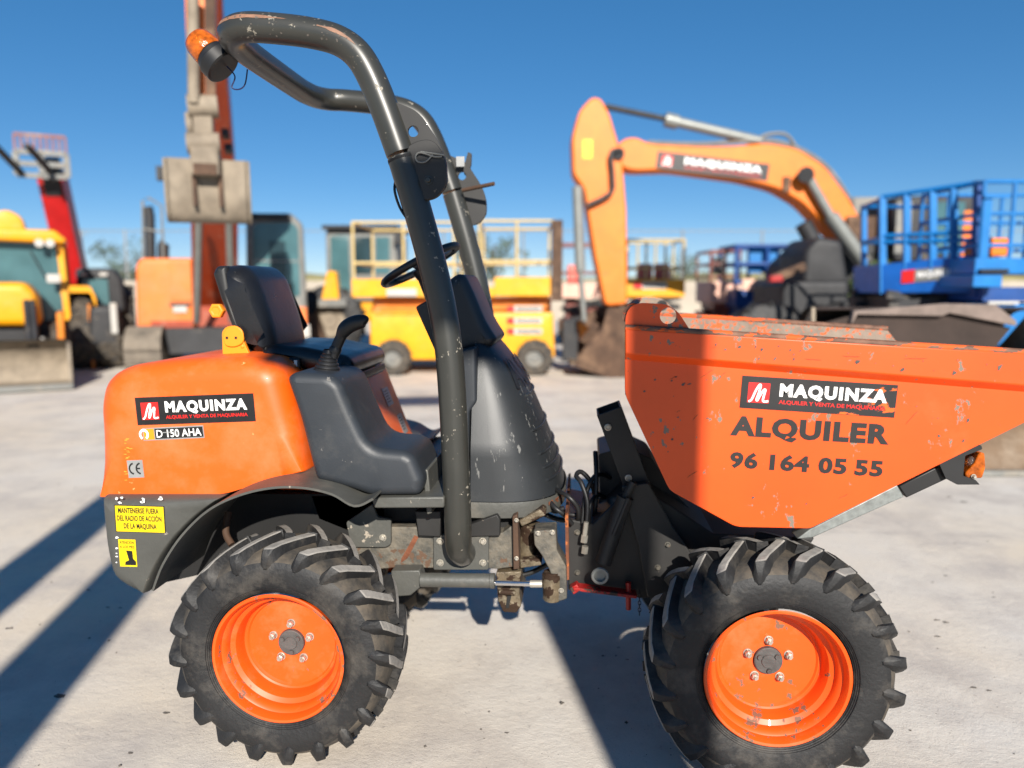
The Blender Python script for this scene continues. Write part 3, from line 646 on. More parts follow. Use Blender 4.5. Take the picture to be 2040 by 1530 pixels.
# beacon
bc, bt = P(434, 122, .33), P(386, 74, .33); ax = (bt - bc).normalized(); L_ = (bt - bc).length
bcn = MB().lathe([(-.03, .0), (-.03, .056), (-.025, .061), (.01, .061), (.014, .055), (.03, .052), (.034, .044)], bc, ax, 32, False, True).build('beacon', 'black_plastic', D, 40)
MB().lathe([(.034, .049), (.038, .051), (.06, .05), (.085, .047), (.1, .04), (.11, .024), (.112, .0)], bc, ax, 32).build('beacon_lens', 'amber', bcn, 50)
MB().lathe([(.04, .02), (.09, .02), (.092, 0)], bc, ax, 12).build('beacon_lamp', 'chrome', bcn, 40)
MB().bar(bc + Vector((.02, 0, .01)), P(470, 96, .36), .03, .012).build('beacon_bracket', 'dark_frame', bcn, 30)
MB().tube(spline([P(452, 132, .33), P(468, 152, .33), P(462, 174, .33), P(476, 178, .33), P(488, 168, .33), P(493, 138, .33)], 6), .0022, 6).build('lamp_cable', 'wire_blue', bcn, 50)

# ---- steering wheel and dash
sc_ = P(838, 528, .63); su = Vector((math.cos(R(28)), 0, math.sin(R(28)))); sv = Vector((0, 1, 0)); sn = su.cross(sv)
sw = MB().tube([sc_ + (su * math.cos(a) + sv * math.sin(a)) * .148 for a in [2 * math.pi * k / 48 for k in range(48)]], .0135, 12, closed=True).build('steering_wheel', 'black_plastic', D, 60)
sh = MB()
for a in (0, 2.1, 4.2): sh.bar(sc_ - sn * (.02 if sn.z > 0 else -.02), sc_ + (su * math.cos(a + .5) + sv * math.sin(a + .5)) * .142, .03, .008)
sh.lathe([(-.03, .03), (.0, .035), (.008, .02), (.008, 0)], sc_ - Vector((0, 0, .015)), (-math.sin(R(28)), 0, math.cos(R(28))), 20, True).build('wheel_spokes', 'black_plastic', sw, 40)
MB().tube([sc_ - Vector((0, 0, .01)), P(880, 640, .63)], .026, 14).build('steering_column', 'black_plastic', D, 40)

# ---- front cowl
CY, NS, NZ = .66, 28, 12
prof = [(985, 672), (1003, 690), (1028, 722), (1052, 762), (1072, 806), (1090, 850), (1105, 890), (1117, 925), (1124, 955)]
prof3 = spline([P(a, b, CY) for a, b in prof], 3)
xl = P(938, 800, .36).x
def ringpts(x1, z, wv, x0=None, grow=0):
    x0 = xl if x0 is None else x0; out = []
    for k in range(NS + 1):
        a = -math.pi / 2 + math.pi * k / NS; ca, sa = math.cos(a), math.sin(a)
        out.append((x0 + (x1 - x0 + grow) * max(0, ca) ** .62, CY + (wv + grow) * (1 if sa > 0 else -1) * abs(sa) ** .72, z))
    return out
def loft(rgs, cap_top=True, cap_bot=False):
    mb = MB(); n = len(rgs[0]); v = [p for r in rgs for p in r]
    f = [(i * n + k, i * n + k + 1, (i + 1) * n + k + 1, (i + 1) * n + k) for i in range(len(rgs) - 1) for k in range(n - 1)]
    f += [(i * n, (i + 1) * n, (i + 1) * n + n - 1, i * n + n - 1) for i in range(len(rgs) - 1)]
    if cap_top: f.append(tuple(range(n)))
    if cap_bot: f.append(tuple(range((len(rgs) - 1) * n, len(rgs) * n)))
    return mb.add(v, f)
rgs = []
for i, q in enumerate(prof3):
    t = i / (len(prof3) - 1); rgs.append(ringpts(q.x, q.z, .17 + .135 * min(1, t * 1.5) ** .7 + .02 * t, xl - .0 + .02 * (1 - t) * 0))
zlow = prof3[-1].z
cowl = loft(rgs).build('front_cowl', 'cowl_plastic', D, 50, bevel=.006)
gr = MB()
for (i, k0, k1) in ((10, 10, 22), (14, 8, 20), (17, 8, 20), (19, 8, 20), (21, 8, 20)):
    i = min(i, len(rgs) - 1); pts = [Vector(p) for p in rgs[i][k0:k1]]; gr.tube([p + Vector((.003, -.002, 0)) for p in pts], .0045, 6)
gr.build('cowl_ribs', 'cowl_plastic', cowl, 60)
lip = [ringpts(prof3[-1].x, zlow, .325, xl, .006), ringpts(prof3[-1].x + .002, zlow - .012, .325, xl, .008), ringpts(prof3[-1].x, zlow - .055, .325, xl, .006)]
lp = loft(lip, False, True).build('cowl_lip', 'frame_grey', D, 40, bevel=.002)
rs = MB(); rr = random.Random(11)
for k in range(46):
    u = rr.uniform(7.2, 15.5); i = int(u); a, b = Vector(lip[1][i]), Vector(lip[1][i + 1]); p = a.lerp(b, u - i); n_ = Vector((b.y - a.y, -(b.x - a.x), 0)).normalized()
    tt = (b - a).normalized(); p.z = zlow - .012 - rr.uniform(0, .016) - (.01 if u > 13 else 0) * rr.random(); r_ = rr.uniform(.004, .012)
    rs.add([p + n_ * .0012 + (tt * math.cos(j * .7) + Vector((0, 0, .6)) * math.sin(j * .7)) * r_ * rr.uniform(.5, 1.2) for j in range(9)], [tuple(range(9))])
rs.build('rust_patches', 'rust', lp, 0, fix=False)
# raised letters across the sloping nose
ia, ib = prof3[5], prof3[9]; vd = (ia - ib).normalized(); on = Vector((-vd.z, 0, vd.x)); on = on if on.x > 0 else -on
lv, lf = letters('AUSA', .02, 1, 1.1); vv = []
for lift in (.006, .0):
    for a, b in lv:
        t = 9 - 4.2 * b; i = int(t); q = prof3[i].lerp(prof3[min(i + 1, len(prof3) - 1)], t - i); tt = t / (len(prof3) - 1); wv = .17 + .135 * min(1, tt * 1.5) ** .7 + .02 * tt
        y = -.2 + .4 * a; sa = min(.999, (abs(y) / wv) ** (1 / .72)); ca = math.sqrt(1 - sa * sa)
        vv.append((xl + (q.x - xl) * ca ** .62 + lift + .001, CY + y, q.z + lift * .4))
MB().add(vv, [f for f in lf]).build('raised_lettering', 'black_plastic', cowl, 0, fix=False)
# upper dash pod
pod = poly([(842, 606), (870, 590), (892, 560), (912, 545), (928, 548), (948, 590), (968, 640), (992, 676), (980, 690), (930, 704), (880, 700)], .5)
MB().pillow(rnd(pod, [.01, .02, .03, .02, .02, .05, .05, .02, .01, .01, .02]), .47, .80, .035, n=6).build('dash_pod', 'cowl_plastic', D, 50)
MB().prism(rnd(poly([(826, 612), (854, 596), (905, 690), (905, 725), (872, 714)], .44), .008), .45, .9).build('dash_panel', 'black_plastic', D, 40, bevel=.006)
MB().pillow(rnd(poly([(906, 700), (948, 690), (950, 800), (936, 820), (934, 1006), (924, 1006), (922, 790)], .38), .01), .37, .46, .012).build('cowl_edge', 'grey_plastic', D, 50)

# ---- skip
SY0, SY1 = .05, 1.2
sk = poly([(1245, 655), (2106, 708), (2150, 765), (2160, 783), (1614, 1053), (1466, 1050), (1334, 977), (1245, 786)], SY0)
T0, T1, F1, F2, B1, B2, B3, B4 = [Vector((a, 0, b)) for a, b in sk]
skip = MB().prism(rnd(sk, [0, .02, .01, 0, .01, .02, .02, .02]), SY0, SY0 + .012).build('skip', 'skip_orange', D, 30, bevel=.002)
def fs(q, y=SY1):                       # the skip narrows a little towards its far rear corner
    k = max(0, min(1, (P(1480, 900, SY0).x - q.x) / (P(1480, 900, SY0).x - T0.x))) * (y - SY0) / (SY1 - SY0); return Vector((q.x + .1 * k, y, q.z))
skf = [(fs(q).x, q.z) for q in (T0, T1, F1, F2, B1, B2, B3, B4)]
MB().prism(skf, SY1 - .012, SY1).build('far_side', 'skip_inside', skip, 30)
mb = MB()
for a, b in ((T0, B4), (B4, B3), (B3, B2), (B2, B1), (B1, F2)):
    d = (b - a).normalized(); nn = Vector((d.z, 0, -d.x))*-.01
    qs = [fs(a, SY0 + .012), fs(b, SY0 + .012), fs(b, SY1 - .012), fs(a, SY1 - .012)]
    mb.add(qs + [q + nn for q in qs],
           [(0, 1, 2, 3), (4, 7, 6, 5), (0, 4, 5, 1), (2, 6, 7, 3)])
mb.build('skip_floor', 'skip_inside', skip, 20)
# folded upper band
low = [(1245, 716), (2120, 787)]; l3 = [P(a, b, SY0) for a, b in low]; t3 = [T0, T1]
vv = []
for (l, t) in zip(l3, t3):
    for y, z in ((SY0, l.z), (SY0 - .022, l.z + .02), (SY0 - .022, t.z), (SY0 - .004, t.z + .004), (SY0 + .03, t.z + .004), (SY0 + .03, t.z - .02)): vv.append((l.x if z < t.z - .001 else t.x, y, z))
MB().add(vv, [(i, i + 1, i + 7, i + 6) for i in range(5)] + [(0, 1, 2, 3, 4, 5), (11, 10, 9, 8, 7, 6)]).build('upper_band', 'skip_orange', skip, 30, bevel=.003)
MB().tube([(T0.x, SY0 - .012, T0.z + .003), (T1.x, SY0 - .012, T1.z + .003)], .0105, 10).build('rim_edge', 'worn_rim', skip, 50)
MB().tube([(fs(T0).x, SY1, T0.z + .006), (T1.x, SY1, T1.z + .006)], .0135, 10).build('rim_edge', 'worn_rim', skip, 50)
eye = rnd(poly([(1246, 655), (1246, 628), (1256, 610), (1276, 603), (1328, 606), (1350, 620), (1376, 660)], SY0), [0, .02, .03, .02, .02, .03, 0])
MB().prism(eye, SY0 - .006, SY0 + .008, hole=circle(*XZ(1331, 629, SY0), .0235)).build('lifting_eye', 'skip_orange', skip, 0)
eye2 = [(a + .1, b) for a, b in eye]
MB().prism(eye2, SY1 - .01, SY1 + .006, hole=circle(P(1331, 629, SY0).x + .1, P(1331, 629, SY0).z, .0235)).build('lifting_eye', 'skip_inside', skip, 30)
rc = P(1264, 628, SY0)
pr_ = [(rc.x + .034 * math.cos(a), rc.z + .034 * math.sin(a)) for a in [R(70 + 12 * k) for k in range(13)]]
pr_ = pr_ + [(rc.x + .026 * math.cos(a), rc.z + .026 * math.sin(a)) for a in [R(70 + 12 * k) for k in range(12, -1, -1)]]
n_ = len(pr_); MB().add([(x, SY0 + .009, z) for x, z in pr_] + [(x + .095, SY1 - .02, z) for x, z in pr_], [tuple(range(n_)), tuple(range(2 * n_ - 1, n_ - 1, -1))] + [(i, i + n_, (i + 1) % n_ + n_, (i + 1) % n_) for i in range(n_)]).build('rolled_edge', 'worn_rim', skip, 40)
O_, U_, V_, w_, h_ = px_rect(None, (1473, 812), (1781, 832), (1477, 748), SY0)
brand_panel(skip, O_ + NY * .0006, U_, V_, w_, h_, NY, True)
for txt, x0, x1 in (('ALQUILER', 0, 1),):
    O_, U_, V_, w_, h_ = px_rect(None, (1454, 867), (1770, 886), (1462, 828), SY0)
    put_text(MB(), txt, O_, U_, V_, w_, h_, .052, NY, .0012, 1.12).build('skip_lettering', 'letter_black', skip, 0, fix=False)
O_, U_, V_, w_, h_ = px_rect(None, (1453, 931), (1757, 950), (1456, 900), SY0)
for txt, x0, x1 in (('96', 1453, 1509), ('164', 1533, 1612), ('05', 1630, 1686), ('55', 1702, 1757)):
    put_text(MB(), txt, O_ + U_ * (w_ * (x0 - 1453) / 304), U_, V_, w_ * (x1 - x0) / 304, h_, .045, NY, .0012, 1.1).build('skip_number', 'letter_black', skip, 0, fix=False)
# scrapes to bare grey metal
sc = MB(); rr = random.Random(3)
for k in range(150):
    a, b = rr.uniform(1255, 2035), rr.uniform(690, 1040)
    if rr.random() < .55: b = rr.uniform(668, 760); a = rr.uniform(1250, 2040)
    lo_ = 716 + (a - 1245) * .081
    if abs(b - lo_) < 22 or b < 662 + (a - 1245) * .062 + 8: continue
    if b > 786 and (a < 1245 + (b - 786) * .47 + 12 or a > 2040 - (b - 836) * 2.0 - 20): continue
    if 1440 < a < 1800 and 740 < b < 960: continue
    y = SY0 - .0232 if b < lo_ else SY0 - .0012
    c = P(a, b, y); r_ = rr.choice((.001, .0015, .002, .003, .005)) * rr.uniform(.7, 1.4); el = rr.uniform(1, 2.2); an = rr.uniform(.2, 1.2); n = 8
    sc.add([c + (Vector((math.cos(an), 0, math.sin(an))) * el * math.cos(j * .785) + Vector((-math.sin(an), 0, math.cos(an))) * math.sin(j * .785)) * r_ * rr.uniform(.55, 1.2) for j in range(n)], [tuple(range(n))])
sc.build('paint_scrapes', 'stone', skip, 0, fix=False)

sx_ = MB(); rr = random.Random(21)
for k in range(34):
    a, b = rr.uniform(1252, 1960), rr.uniform(672, 760) if k % 3 else rr.uniform(800, 1020)
    lo_ = 716 + (a - 1245) * .081
    if abs(b - lo_) < 24 or b < 676 + (a - 1245) * .062: continue
    if b > 786 and (a < 1270 + (b - 786) * .5 or a > 1990 - (b - 836) * 2.0 or (1430 < a < 1800 and b < 965)): continue
    y = SY0 - .0232 if b < lo_ else SY0 - .0012; l = rr.uniform(.015, .07) if b < lo_ else rr.uniform(.01, .05); an = rr.gauss(-.06, .12) if b < lo_ else rr.uniform(.3, 1.0)
    U0, V0 = Vector((math.cos(an), 0, math.sin(an))), Vector((-math.sin(an), 0, math.cos(an)))
    ribbon(sx_, [(l * t, rr.uniform(-.0012, .0012)) for t in (0, .25, .5, .75, 1)], [.0003, .0014, .0009, .0016, .0002], P(a, b, y), U0, V0, NY, 0)
sx_.build('scratch_stain', 'rust', skip, 0, fix=False)
# ---- front frame under the skip
MB().prism(poly([(1130, 1030), (1180, 1040), (1262, 960), (1330, 1000), (1420, 1060), (1620, 1068), (1600, 1100), (1430, 1190), (1280, 1188), (1132, 1172)], .46), .44, .84).build('front_frame', 'dark_frame', D, 30, bevel=.006)
ff = bpy.data.objects['front_frame']
MB().prism(rnd(poly([(1192, 905), (1246, 890), (1300, 915), (1352, 990), (1420, 1060), (1180, 1060), (1196, 985)], .6), .01), .6, .9).build('frame_tower', 'dark_frame', ff, 30, bevel=.004)
MB().prism(poly([(1126, 1024), (1132, 1020), (1134, 1150), (1128, 1152)], .36), .34, .9).build('frame_flange', 'rust', ff, 30)
MB().prism(rnd(poly([(1238, 970), (1292, 962), (1340, 1050), (1380, 1108), (1356, 1200), (1290, 1190), (1272, 1090)], .40), .01), .40, .425).build('frame_brace', 'dark_frame', ff, 30, bevel=.003)
def recttube(a, b, wx, wy, th):
    a, b = Vector(a), Vector(b); d = (b - a).normalized(); sx = Vector((0, 1, 0)).cross(d).normalized(); sy = Vector((0, 1, 0)); v = []
    for p in (a, b):
        for k in (1, 0):
            for i, j in ((-1, -1), (1, -1), (1, 1), (-1, 1)): v.append(p + sx * i * (wx / 2 - (0 if k else th)) + sy * j * (wy / 2 - (0 if k else th)))
    f = []
    for j in range(4):
        n = (j + 1) % 4; f += [(j, n, 8 + n, 8 + j), (4 + j, 12 + j, 12 + n, 4 + n), (j, 4 + j, 4 + n, n), (8 + j, 8 + n, 12 + n, 12 + j)]
    return MB().add(v, f)
mst = recttube(P(1212, 812, .52), P(1330, 1130, .52), .088, .15, .006).build('skip_mast', 'dark_frame', D, 20, bevel=.002)
for a, b in ((1211, 851), (1252, 952)):
    MB().lathe([(0, .012), (-.004, .012), (-.005, .008), (-.002, .006), (-.002, 0)], P(a, b, .444), (0, 1, 0), 14).build('bolt', 'zinc', mst, 30)
tc_ = MB().tube([P(1246, 990, .38), P(1202, 1120, .38)], .028, 20).tube([P(1262, 960, .38), P(1246, 992, .38)], .014, 16).build('tipping_cylinder', 'dark_frame', D, 40)
MB().tube([P(1252, 992, .355), P(1222, 1066, .355)], .008, 10).build('cylinder_pipe', 'dark_frame', tc_, 40)
MB().lathe([(-.03, .03), (-.034, .027), (-.034, .02), (-.02, .019), (-.02, 0)], P(1195, 1141, .38), (0, 1, 0), 28).build('cylinder_eye', 'hydraulic_grey', tc_, 40)
MB().tube([P(1168, 1040, .40), P(1164, 1072, .40)], .009, 8).tube([P(1165, 1066, .40), P(1163, 1080, .40)], .0125, 6).tube([P(1166, 1088, .40), P(1164, 1102, .40)], .012, 6).build('hose_fitting', 'zinc', tc_, 30)
for hp in ([(1098, 972, .5), (1130, 988, .42), (1150, 1010, .42), (1152, 1032, .44), (1140, 1044, .5)], [(1168, 1048, .42), (1170, 1000, .43), (1158, 962, .45), (1148, 948, .48), (1158, 940, .5), (1178, 962, .5), (1186, 1000, .52), (1180, 1050, .52)],
           [(1160, 1046, .44), (1166, 990, .46), (1182, 952, .5), (1200, 945, .55), (1215, 952, .6)], [(1090, 985, .6), (1112, 1010, .5), (1135, 1025, .46), (1160, 1024, .46)], [(1172, 1044, .44), (1176, 1006, .44), (1190, 985, .5), (1204, 990, .56)],
           [(1090, 992, .44), (1106, 1012, .40), (1122, 1024, .40), (1140, 1044, .42)], [(1186, 900, .56), (1188, 950, .5), (1186, 1010, .48)]):
    MB().tube(spline([P(*q) for q in hp], 6), .0085, 8).build('hydraulic_hose', 'black_plastic', D, 60)
for hp in ([(1000, 1000, .5), (1040, 1012, .45), (1076, 1000, .44), (1104, 1018, .44), (1124, 1012, .44)], [(990, 1014, .55), (1030, 1030, .5), (1068, 1020, .5), (1110, 1034, .5), (1150, 1040, .5)], [(1020, 1150, .5), (1060, 1140, .5), (1100, 1120, .5), (1140, 1110, .46)]):
    MB().tube(spline([P(*q) for q in hp], 6), .0095, 8).build('hydraulic_hose', 'black_plastic', D, 60)
for a, b in ((1072, 1062), (1100, 1060), (1118, 1176)): bolt(P(a, b, .268), .006, jt)
for a, b in ((1029, 1036), (1029, 1112)): bolt(P(a, b, .308), .005, jt)
for a, b in ((1150, 1060), (1150, 1140), (1310, 1130), (1330, 1085)): bolt(P(a, b, .40 if a > 1200 else .438), .007, ff, 'dirty_frame')
db = MB().bar(P(1142, 1168, .40), P(1268, 1184, .40), .05, .012).bar(P(1142, 1164, .4), P(1150, 1176, .4), .04, .03).build('safety_strut', 'red_paint', D, 30, bevel=.003)
MB().tube([P(1252, 1160, .40), P(1252, 1214, .40)], .009, 12).build('strut_pin', 'red_paint', db, 40)
chn = MB()
for k in range(7):
    c = P(1274, 1180 + 7 * k, .40); u1 = Vector((1, 0, 0)) if k % 2 else Vector((0, 1, 0))
    chn.tube([c + u1 * .005 * math.cos(a) + Vector((0, 0, 1)) * .008 * math.sin(a) for a in [k2 * .785 for k2 in range(8)]], .0018, 5, closed=True)
chn.build('chain', 'machine_dark', db, 50)
MB().prism(poly([(1590, 1076), (1616, 1056), (1790, 968), (1804, 992), (1620, 1074)], .12), .13, .2).build('light_bracket', 'galvanised', D, 30, bevel=.003)
MB().prism(poly([(1791, 969), (1880, 924), (1896, 950), (1806, 992)], .14), .14, .2).build('light_bracket', 'black_plastic', D, 30, bevel=.003)  # black colour stands in for shade on the bracket's outer end
hl = MB().prism(rnd(poly([(1862, 915), (1900, 890), (1948, 884), (1950, 892), (1916, 905), (1912, 945), (1936, 952), (1945, 962), (1900, 962), (1878, 950)], .14), .004), .12, .24).build('front_light', 'black_plastic', D, 30, bevel=.003)
MB().prism(rnd(poly([(1898, 903), (1950, 888), (1952, 935), (1940, 958), (1900, 955)], .2), .004), .21, .24).build('light_reflector', 'recess_black', hl, 30)
MB().prism(rnd(poly([(1921, 943), (1940, 922), (1950, 900), (1960, 902), (1962, 930), (1955, 952), (1924, 952)], .13), .006), .125, .2).build('indicator_lens', 'amber', hl, 30, bevel=.003)
bq = P(1932, 916, .15)
MB().lathe([(-.001, 0), (.003, .006), (.01, .0115), (.018, .013), (.026, .011), (.034, .007), (.046, .007)], bq + Vector((0, -.01, .012)), (.0, .3, -1), 20).build('light_bulb', 'bulb', hl, 60)
bolt(P(1939, 949, .122), .005, hl)

# ================================================================== BACKGROUND
def Lp(px, py, Dd):
    d = ray(px, py); p = d * (Dd / d.dot(FH)); return p.dot(RT), p.z + EYE.z
class Mach:
    def __init__(s, name, label, cat, px, Dd, group=None, kind=None, turn=0):
        s.D = Dd; x, _ = Lp(px, 700, Dd); s.loc = Vector((EYE.x, EYE.y, 0)) + RT * x + FH * Dd; A = YAW + R(turn)
        s.ux, s.uy = Vector((math.cos(A), math.sin(A), 0)), Vector((-math.sin(A), math.cos(A), 0))
        s.o = empty(name, s.loc, A); tag(s.o, label, cat, group, kind)
    def q(s, px, py, dy=0):
        d = ray(px, py); t = (dy - (EYE - s.loc).dot(s.uy)) / d.dot(s.uy); p = EYE + d * t
        return Vector(((p - s.loc).dot(s.ux), dy, p.z))
    def pl(s, pts, dy=0): return [(v.x, v.z) for v in (s.q(a, b, dy) for a, b in pts)]
    def rect(s, mb, x0, y0, x1, y1, dy0, dy1):
        a, b = s.q(x0, y0, dy0), s.q(x1, y1, dy0); return mb.box(min(a.x, b.x), max(a.x, b.x), dy0, dy1, min(a.z, b.z), max(a.z, b.z))
    def prism(s, pts, dy0, dy1, r=0): return MB().prism(rnd(s.pl(pts, dy0), r) if r else s.pl(pts, dy0), dy0, dy1)
def bgwheel(parent, c, r, w, axis, m='shoulder_rubber', hub='machine_grey', s=-1, hubr=.5, name='wheel'):
    ax = Vector(axis)
    t = MB().lathe([(0, r * hubr), (0, r * .88), (w * .12, r), (w * .88, r), (w, r * .88), (w, r * hubr)], Vector(c) - ax * (w / 2), ax, 36).build(name, m, parent, 40)
    n = 22; mb = MB(); u = ax.cross(Vector((0, 0, 1))).normalized(); v = ax.cross(u)
    for k in range(n):
        a = 2 * math.pi * k / n; d = u * math.cos(a) + v * math.sin(a); tn = ax.cross(d); sg = 1 if k % 2 else -1
        mb.bar(Vector(c) + d * r + ax * (w * .04 * sg) - tn * .0, Vector(c) + d * r + ax * (w * .48 * sg) + tn * (r * .16), r * .1, r * .12, up=d)
    mb.build('tread', m, t, 0)
    MB().lathe([(w * .3, r * hubr * 1.02), (w * .3, r * hubr * .5), (w * .2, r * hubr * .45), (w * .2, 0)], Vector(c) - ax * (w / 2), ax, 28).lathe([(w * .7, r * hubr * 1.02), (w * .7, r * hubr * .5), (w * .8, r * hubr * .45), (w * .8, 0)], Vector(c) - ax * (w / 2), ax, 28).build('rim', hub, t, 40)
    return t

# ---- backhoe loader on the left
M = Mach('backhoe_loader', 'yellow backhoe loader facing forward with a dusty front bucket and glazed cab', 'backhoe', 10, 12.2, turn=30); o = M.o
lipb = M.pl([(-90, 690), (118, 682)], -1.8)
bk = MB(); a, b = M.q(-150, 690, -1.8), M.q(140, 690, -1.8); zt_, w2 = a.z, b.x
side = [(-.95, .03), (-.98, .12), (-.55, .62), (-.2, .66), (.02, .5), (.1, .25), (.02, .06)]
n = len(side)
for x in (a.x,): bk.add([(x, y - .95, z) for y, z in side] + [(x + .05, y - .95, z) for y, z in side], [tuple(range(n)), tuple(range(2 * n - 1, n - 1, -1))] + [(i, (i + 1) % n, (i + 1) % n + n, i + n) for i in range(n)])
bkt = bk.build('front_bucket', 'steel_dusty', o, 20)
x = b.x - .05; MB().add([(x, y - .95, z) for y, z in side] + [(x + .05, y - .95, z) for y, z in side], [tuple(range(n)), tuple(range(2 * n - 1, n - 1, -1))] + [(i, (i + 1) % n, (i + 1) % n + n, i + n) for i in range(n)]).build('bucket_cheek', 'steel_dusty', bkt, 20)
inner = [(-.98, .03), (.0, .05), (.08, .25), (.0, .5), (-.2, .65), (-.3, .68)]
mb = MB(); m_ = len(inner)
mb.add([(x, y - .95, z) for x in (a.x + .05, b.x - .05) for y, z in inner] + [(x, y - .92, z + (.03 if i == 5 else 0)) for x in (a.x + .05, b.x - .05) for i, (y, z) in enumerate(inner)],
       [(i, i + 1, m_ + i + 1, m_ + i) for i in range(m_ - 1)] + [(2 * m_ + i, 3 * m_ + i, 3 * m_ + i + 1, 2 * m_ + i + 1) for i in range(m_ - 1)])
mb.build('bucket_shell', 'steel_dusty', bkt, 50)
MB().box(a.x, b.x, -1.98, -1.9, .02, .1).build('cutting_edge', 'machine_grey', bkt, 0)
for s_ in (-1, 1):
    x = M.q(38, 600, 0).x + s_ * .62 - .05
    MB().prism([(x - .06, .5), (x + .04, .5), (x + .05, 1.1), (x - .05, 1.1)], -.9, .4).build('loader_arm', 'yellow_deep', o, 20, bevel=.02)
MB().pillow(rnd(M.pl([(-70, 650), (-60, 580), (-40, 562), (50, 562), (74, 585), (82, 650)], -.4), .1), -.5, 1.0, .12).build('bonnet', 'yellow_paint', o, 40)
M.rect(MB(), -62, 652, 78, 720, -.3, 1.0).build('grille', 'machine_dark', o, 0)
z0, z1 = M.q(0, 640, 1.2).z, M.q(0, 478, 1.2).z; xr, xl_ = M.q(132, 600, 1.2).x, M.q(-110, 600, 1.2).x; xt = M.q(118, 480, 1.2).x
cab = MB().box(xl_ + .05, xr - .05, 1.25, 2.6, z0 - .3, z0).build('cab', 'machine_dark', o, 0)
for (p_, q_) in (((xr, 1.2, z0), (xt, 1.2, z1)), ((xl_, 1.2, z0), (xl_ + .1, 1.2, z1)), ((xr + .05, 2.6, z0), (xt + .05, 2.6, z1)), ((xl_, 2.6, z0), (xl_ + .1, 2.6, z1))): MB().bar(p_, q_, .1, .1).build('cab_pillar', 'yellow_paint', cab, 0)
cz = M.q(0, 456, 1.2).z
MB().pillow(rnd([(xl_ - .05, z1), (xl_, cz), (xt - .06, cz), (xt + .12, z1 + .02), (xt + .08, z1 - .05)], .05), .95, 2.8, .06).build('cab_roof', 'yellow_paint', cab, 40)
MB().add([(xl_ + .05, 1.22, z0), (xr - .05, 1.22, z0), (xt - .05, 1.22, z1), (xl_ + .1, 1.22, z1)], [(0, 1, 2, 3)]).build('windscreen', 'cab_glass', cab, 0, fix=False)
MB().add([(xr - .02, 1.25, z0), (xr + .02, 2.55, z0), (xt, 2.55, z1), (xt - .02, 1.25, z1)], [(0, 1, 2, 3)]).build('side_window', 'cab_glass_dark', cab, 0, fix=False)
MB().pillow(rnd([(-.25, z0), (-.25, z0 + .75), (.25, z0 + .75), (.25, z0)], .1), 1.9, 2.1, .05).build('driver_seat', 'machine_dark', cab, 40)
for k in (0, 1): MB().lathe([(0, .06), (.05, .07), (.05, 0)], (xt - .3 + .16 * k, .95, z1 - .05), (0, -1, 0), 14).build('work_lamp', 'white_paint', cab, 40)
M.rect(MB(), 92, 546, 122, 564, .9, .95).build('mirror', 'white_paint', o, 0, bevel=.02)
q0 = M.q(22, 445, 2.9)
MB().pillow(rnd([(q0.x - .5, q0.z - .6), (q0.x - .35, q0.z + .12), (q0.x - .05, q0.z + .26), (q0.x + .2, q0.z + .12), (q0.x + .3, q0.z - .6)], .12), 2.7, 3.3, .05).build('digging_boom', 'yellow_paint', o, 40)
MB().prism([(q0.x - .2, .5), (q0.x + .2, .5), (q0.x + .15, q0.z - .4), (q0.x - .15, q0.z - .4)], 2.9, 3.2).build('boom_foot', 'yellow_deep', o, 20)
fx = M.q(160, 650, 1.3).x
for s_ in (-1, 1):
    xx = fx if s_ > 0 else -fx
    bgwheel(o, (xx - .02 * s_, 1.9, .72), .72, .42, (1, 0, 0), 'shoulder_rubber', 'steel_dusty')
    bgwheel(o, (.78 * s_, -.1, .45), .45, .3, (1, 0, 0), 'shoulder_rubber', 'steel_dusty')
    MB().prism(rnd([(xx - .28, 1.3), (xx - .25, 1.52), (xx + .2, 1.52), (xx + .28, 1.3), (xx + .28, 1.08), (xx + .2, 1.4), (xx - .25, 1.4)], .05), 1.2, 2.7).build('mudguard', 'yellow_paint', o, 30, bevel=.02)
M.rect(MB(), 174, 606, 190, 738, 1.0, 1.12).build('stabiliser_arm', 'yellow_deep', o, 0, bevel=.01)
for p_ in (52, 64): MB().tube([M.q(p_, 600, -.6), M.q(p_ + 8, 690, -1.1)], .045, 10).build('lift_cylinder', 'machine_dark', o, 40)
MB().tube([M.q(60, 500, 1.15), M.q(92, 556, 1.15)], .012, 6).build('wiper', 'machine_dark', o, 40)
for s_ in (-1, 1): MB().prism([(s_ * 1.05 - .06, .1), (s_ * 1.05 + .06, .1), (s_ * 1.05 + .06, 1.5), (s_ * 1.05 - .06, 1.5)], 3.0, 3.2).build('stabiliser_leg', 'yellow_deep', o, 0)

# ---- telehandler with raised red boom
M = Mach('telehandler', 'telehandler with a raised dark red boom and a pallet fork carriage held high', 'telehandler', 150, 17.5, turn=26); o = M.o
M.rect(MB(), 100, 600, 215, 665, -.2, 2.4).build('body', 'boom_red', o, 20, bevel=.04)
M.rect(MB(), 150, 535, 190, 600, 0, 1.4).build('cab', 'cab_glass_dark', o, 20, bevel=.05)
for xx in (112, 200):
    for dy in (0, 2.0): bgwheel(o, (M.q(xx, 680, dy).x, dy, .55), .55, .4, (1, 0, 0))
bm_ = MB().bar(M.q(158, 590, .8), M.q(103, 345, -.5), .5, .5); bm_.build('boom', 'boom_red', o, 0, bevel=.03)
MB().bar(M.q(112, 385, -.42), M.q(98, 318, -.75), .34, .34).build('boom_head', 'machine_dark', o, 0)
fc = MB(); p0, p1 = M.q(34, 348, -1), M.q(132, 308, -1)
for zz in (p0.z, (p0.z + p1.z) / 2, p1.z): fc.bar((p0.x, -1, zz), (p1.x, -1, zz), .1, .1)
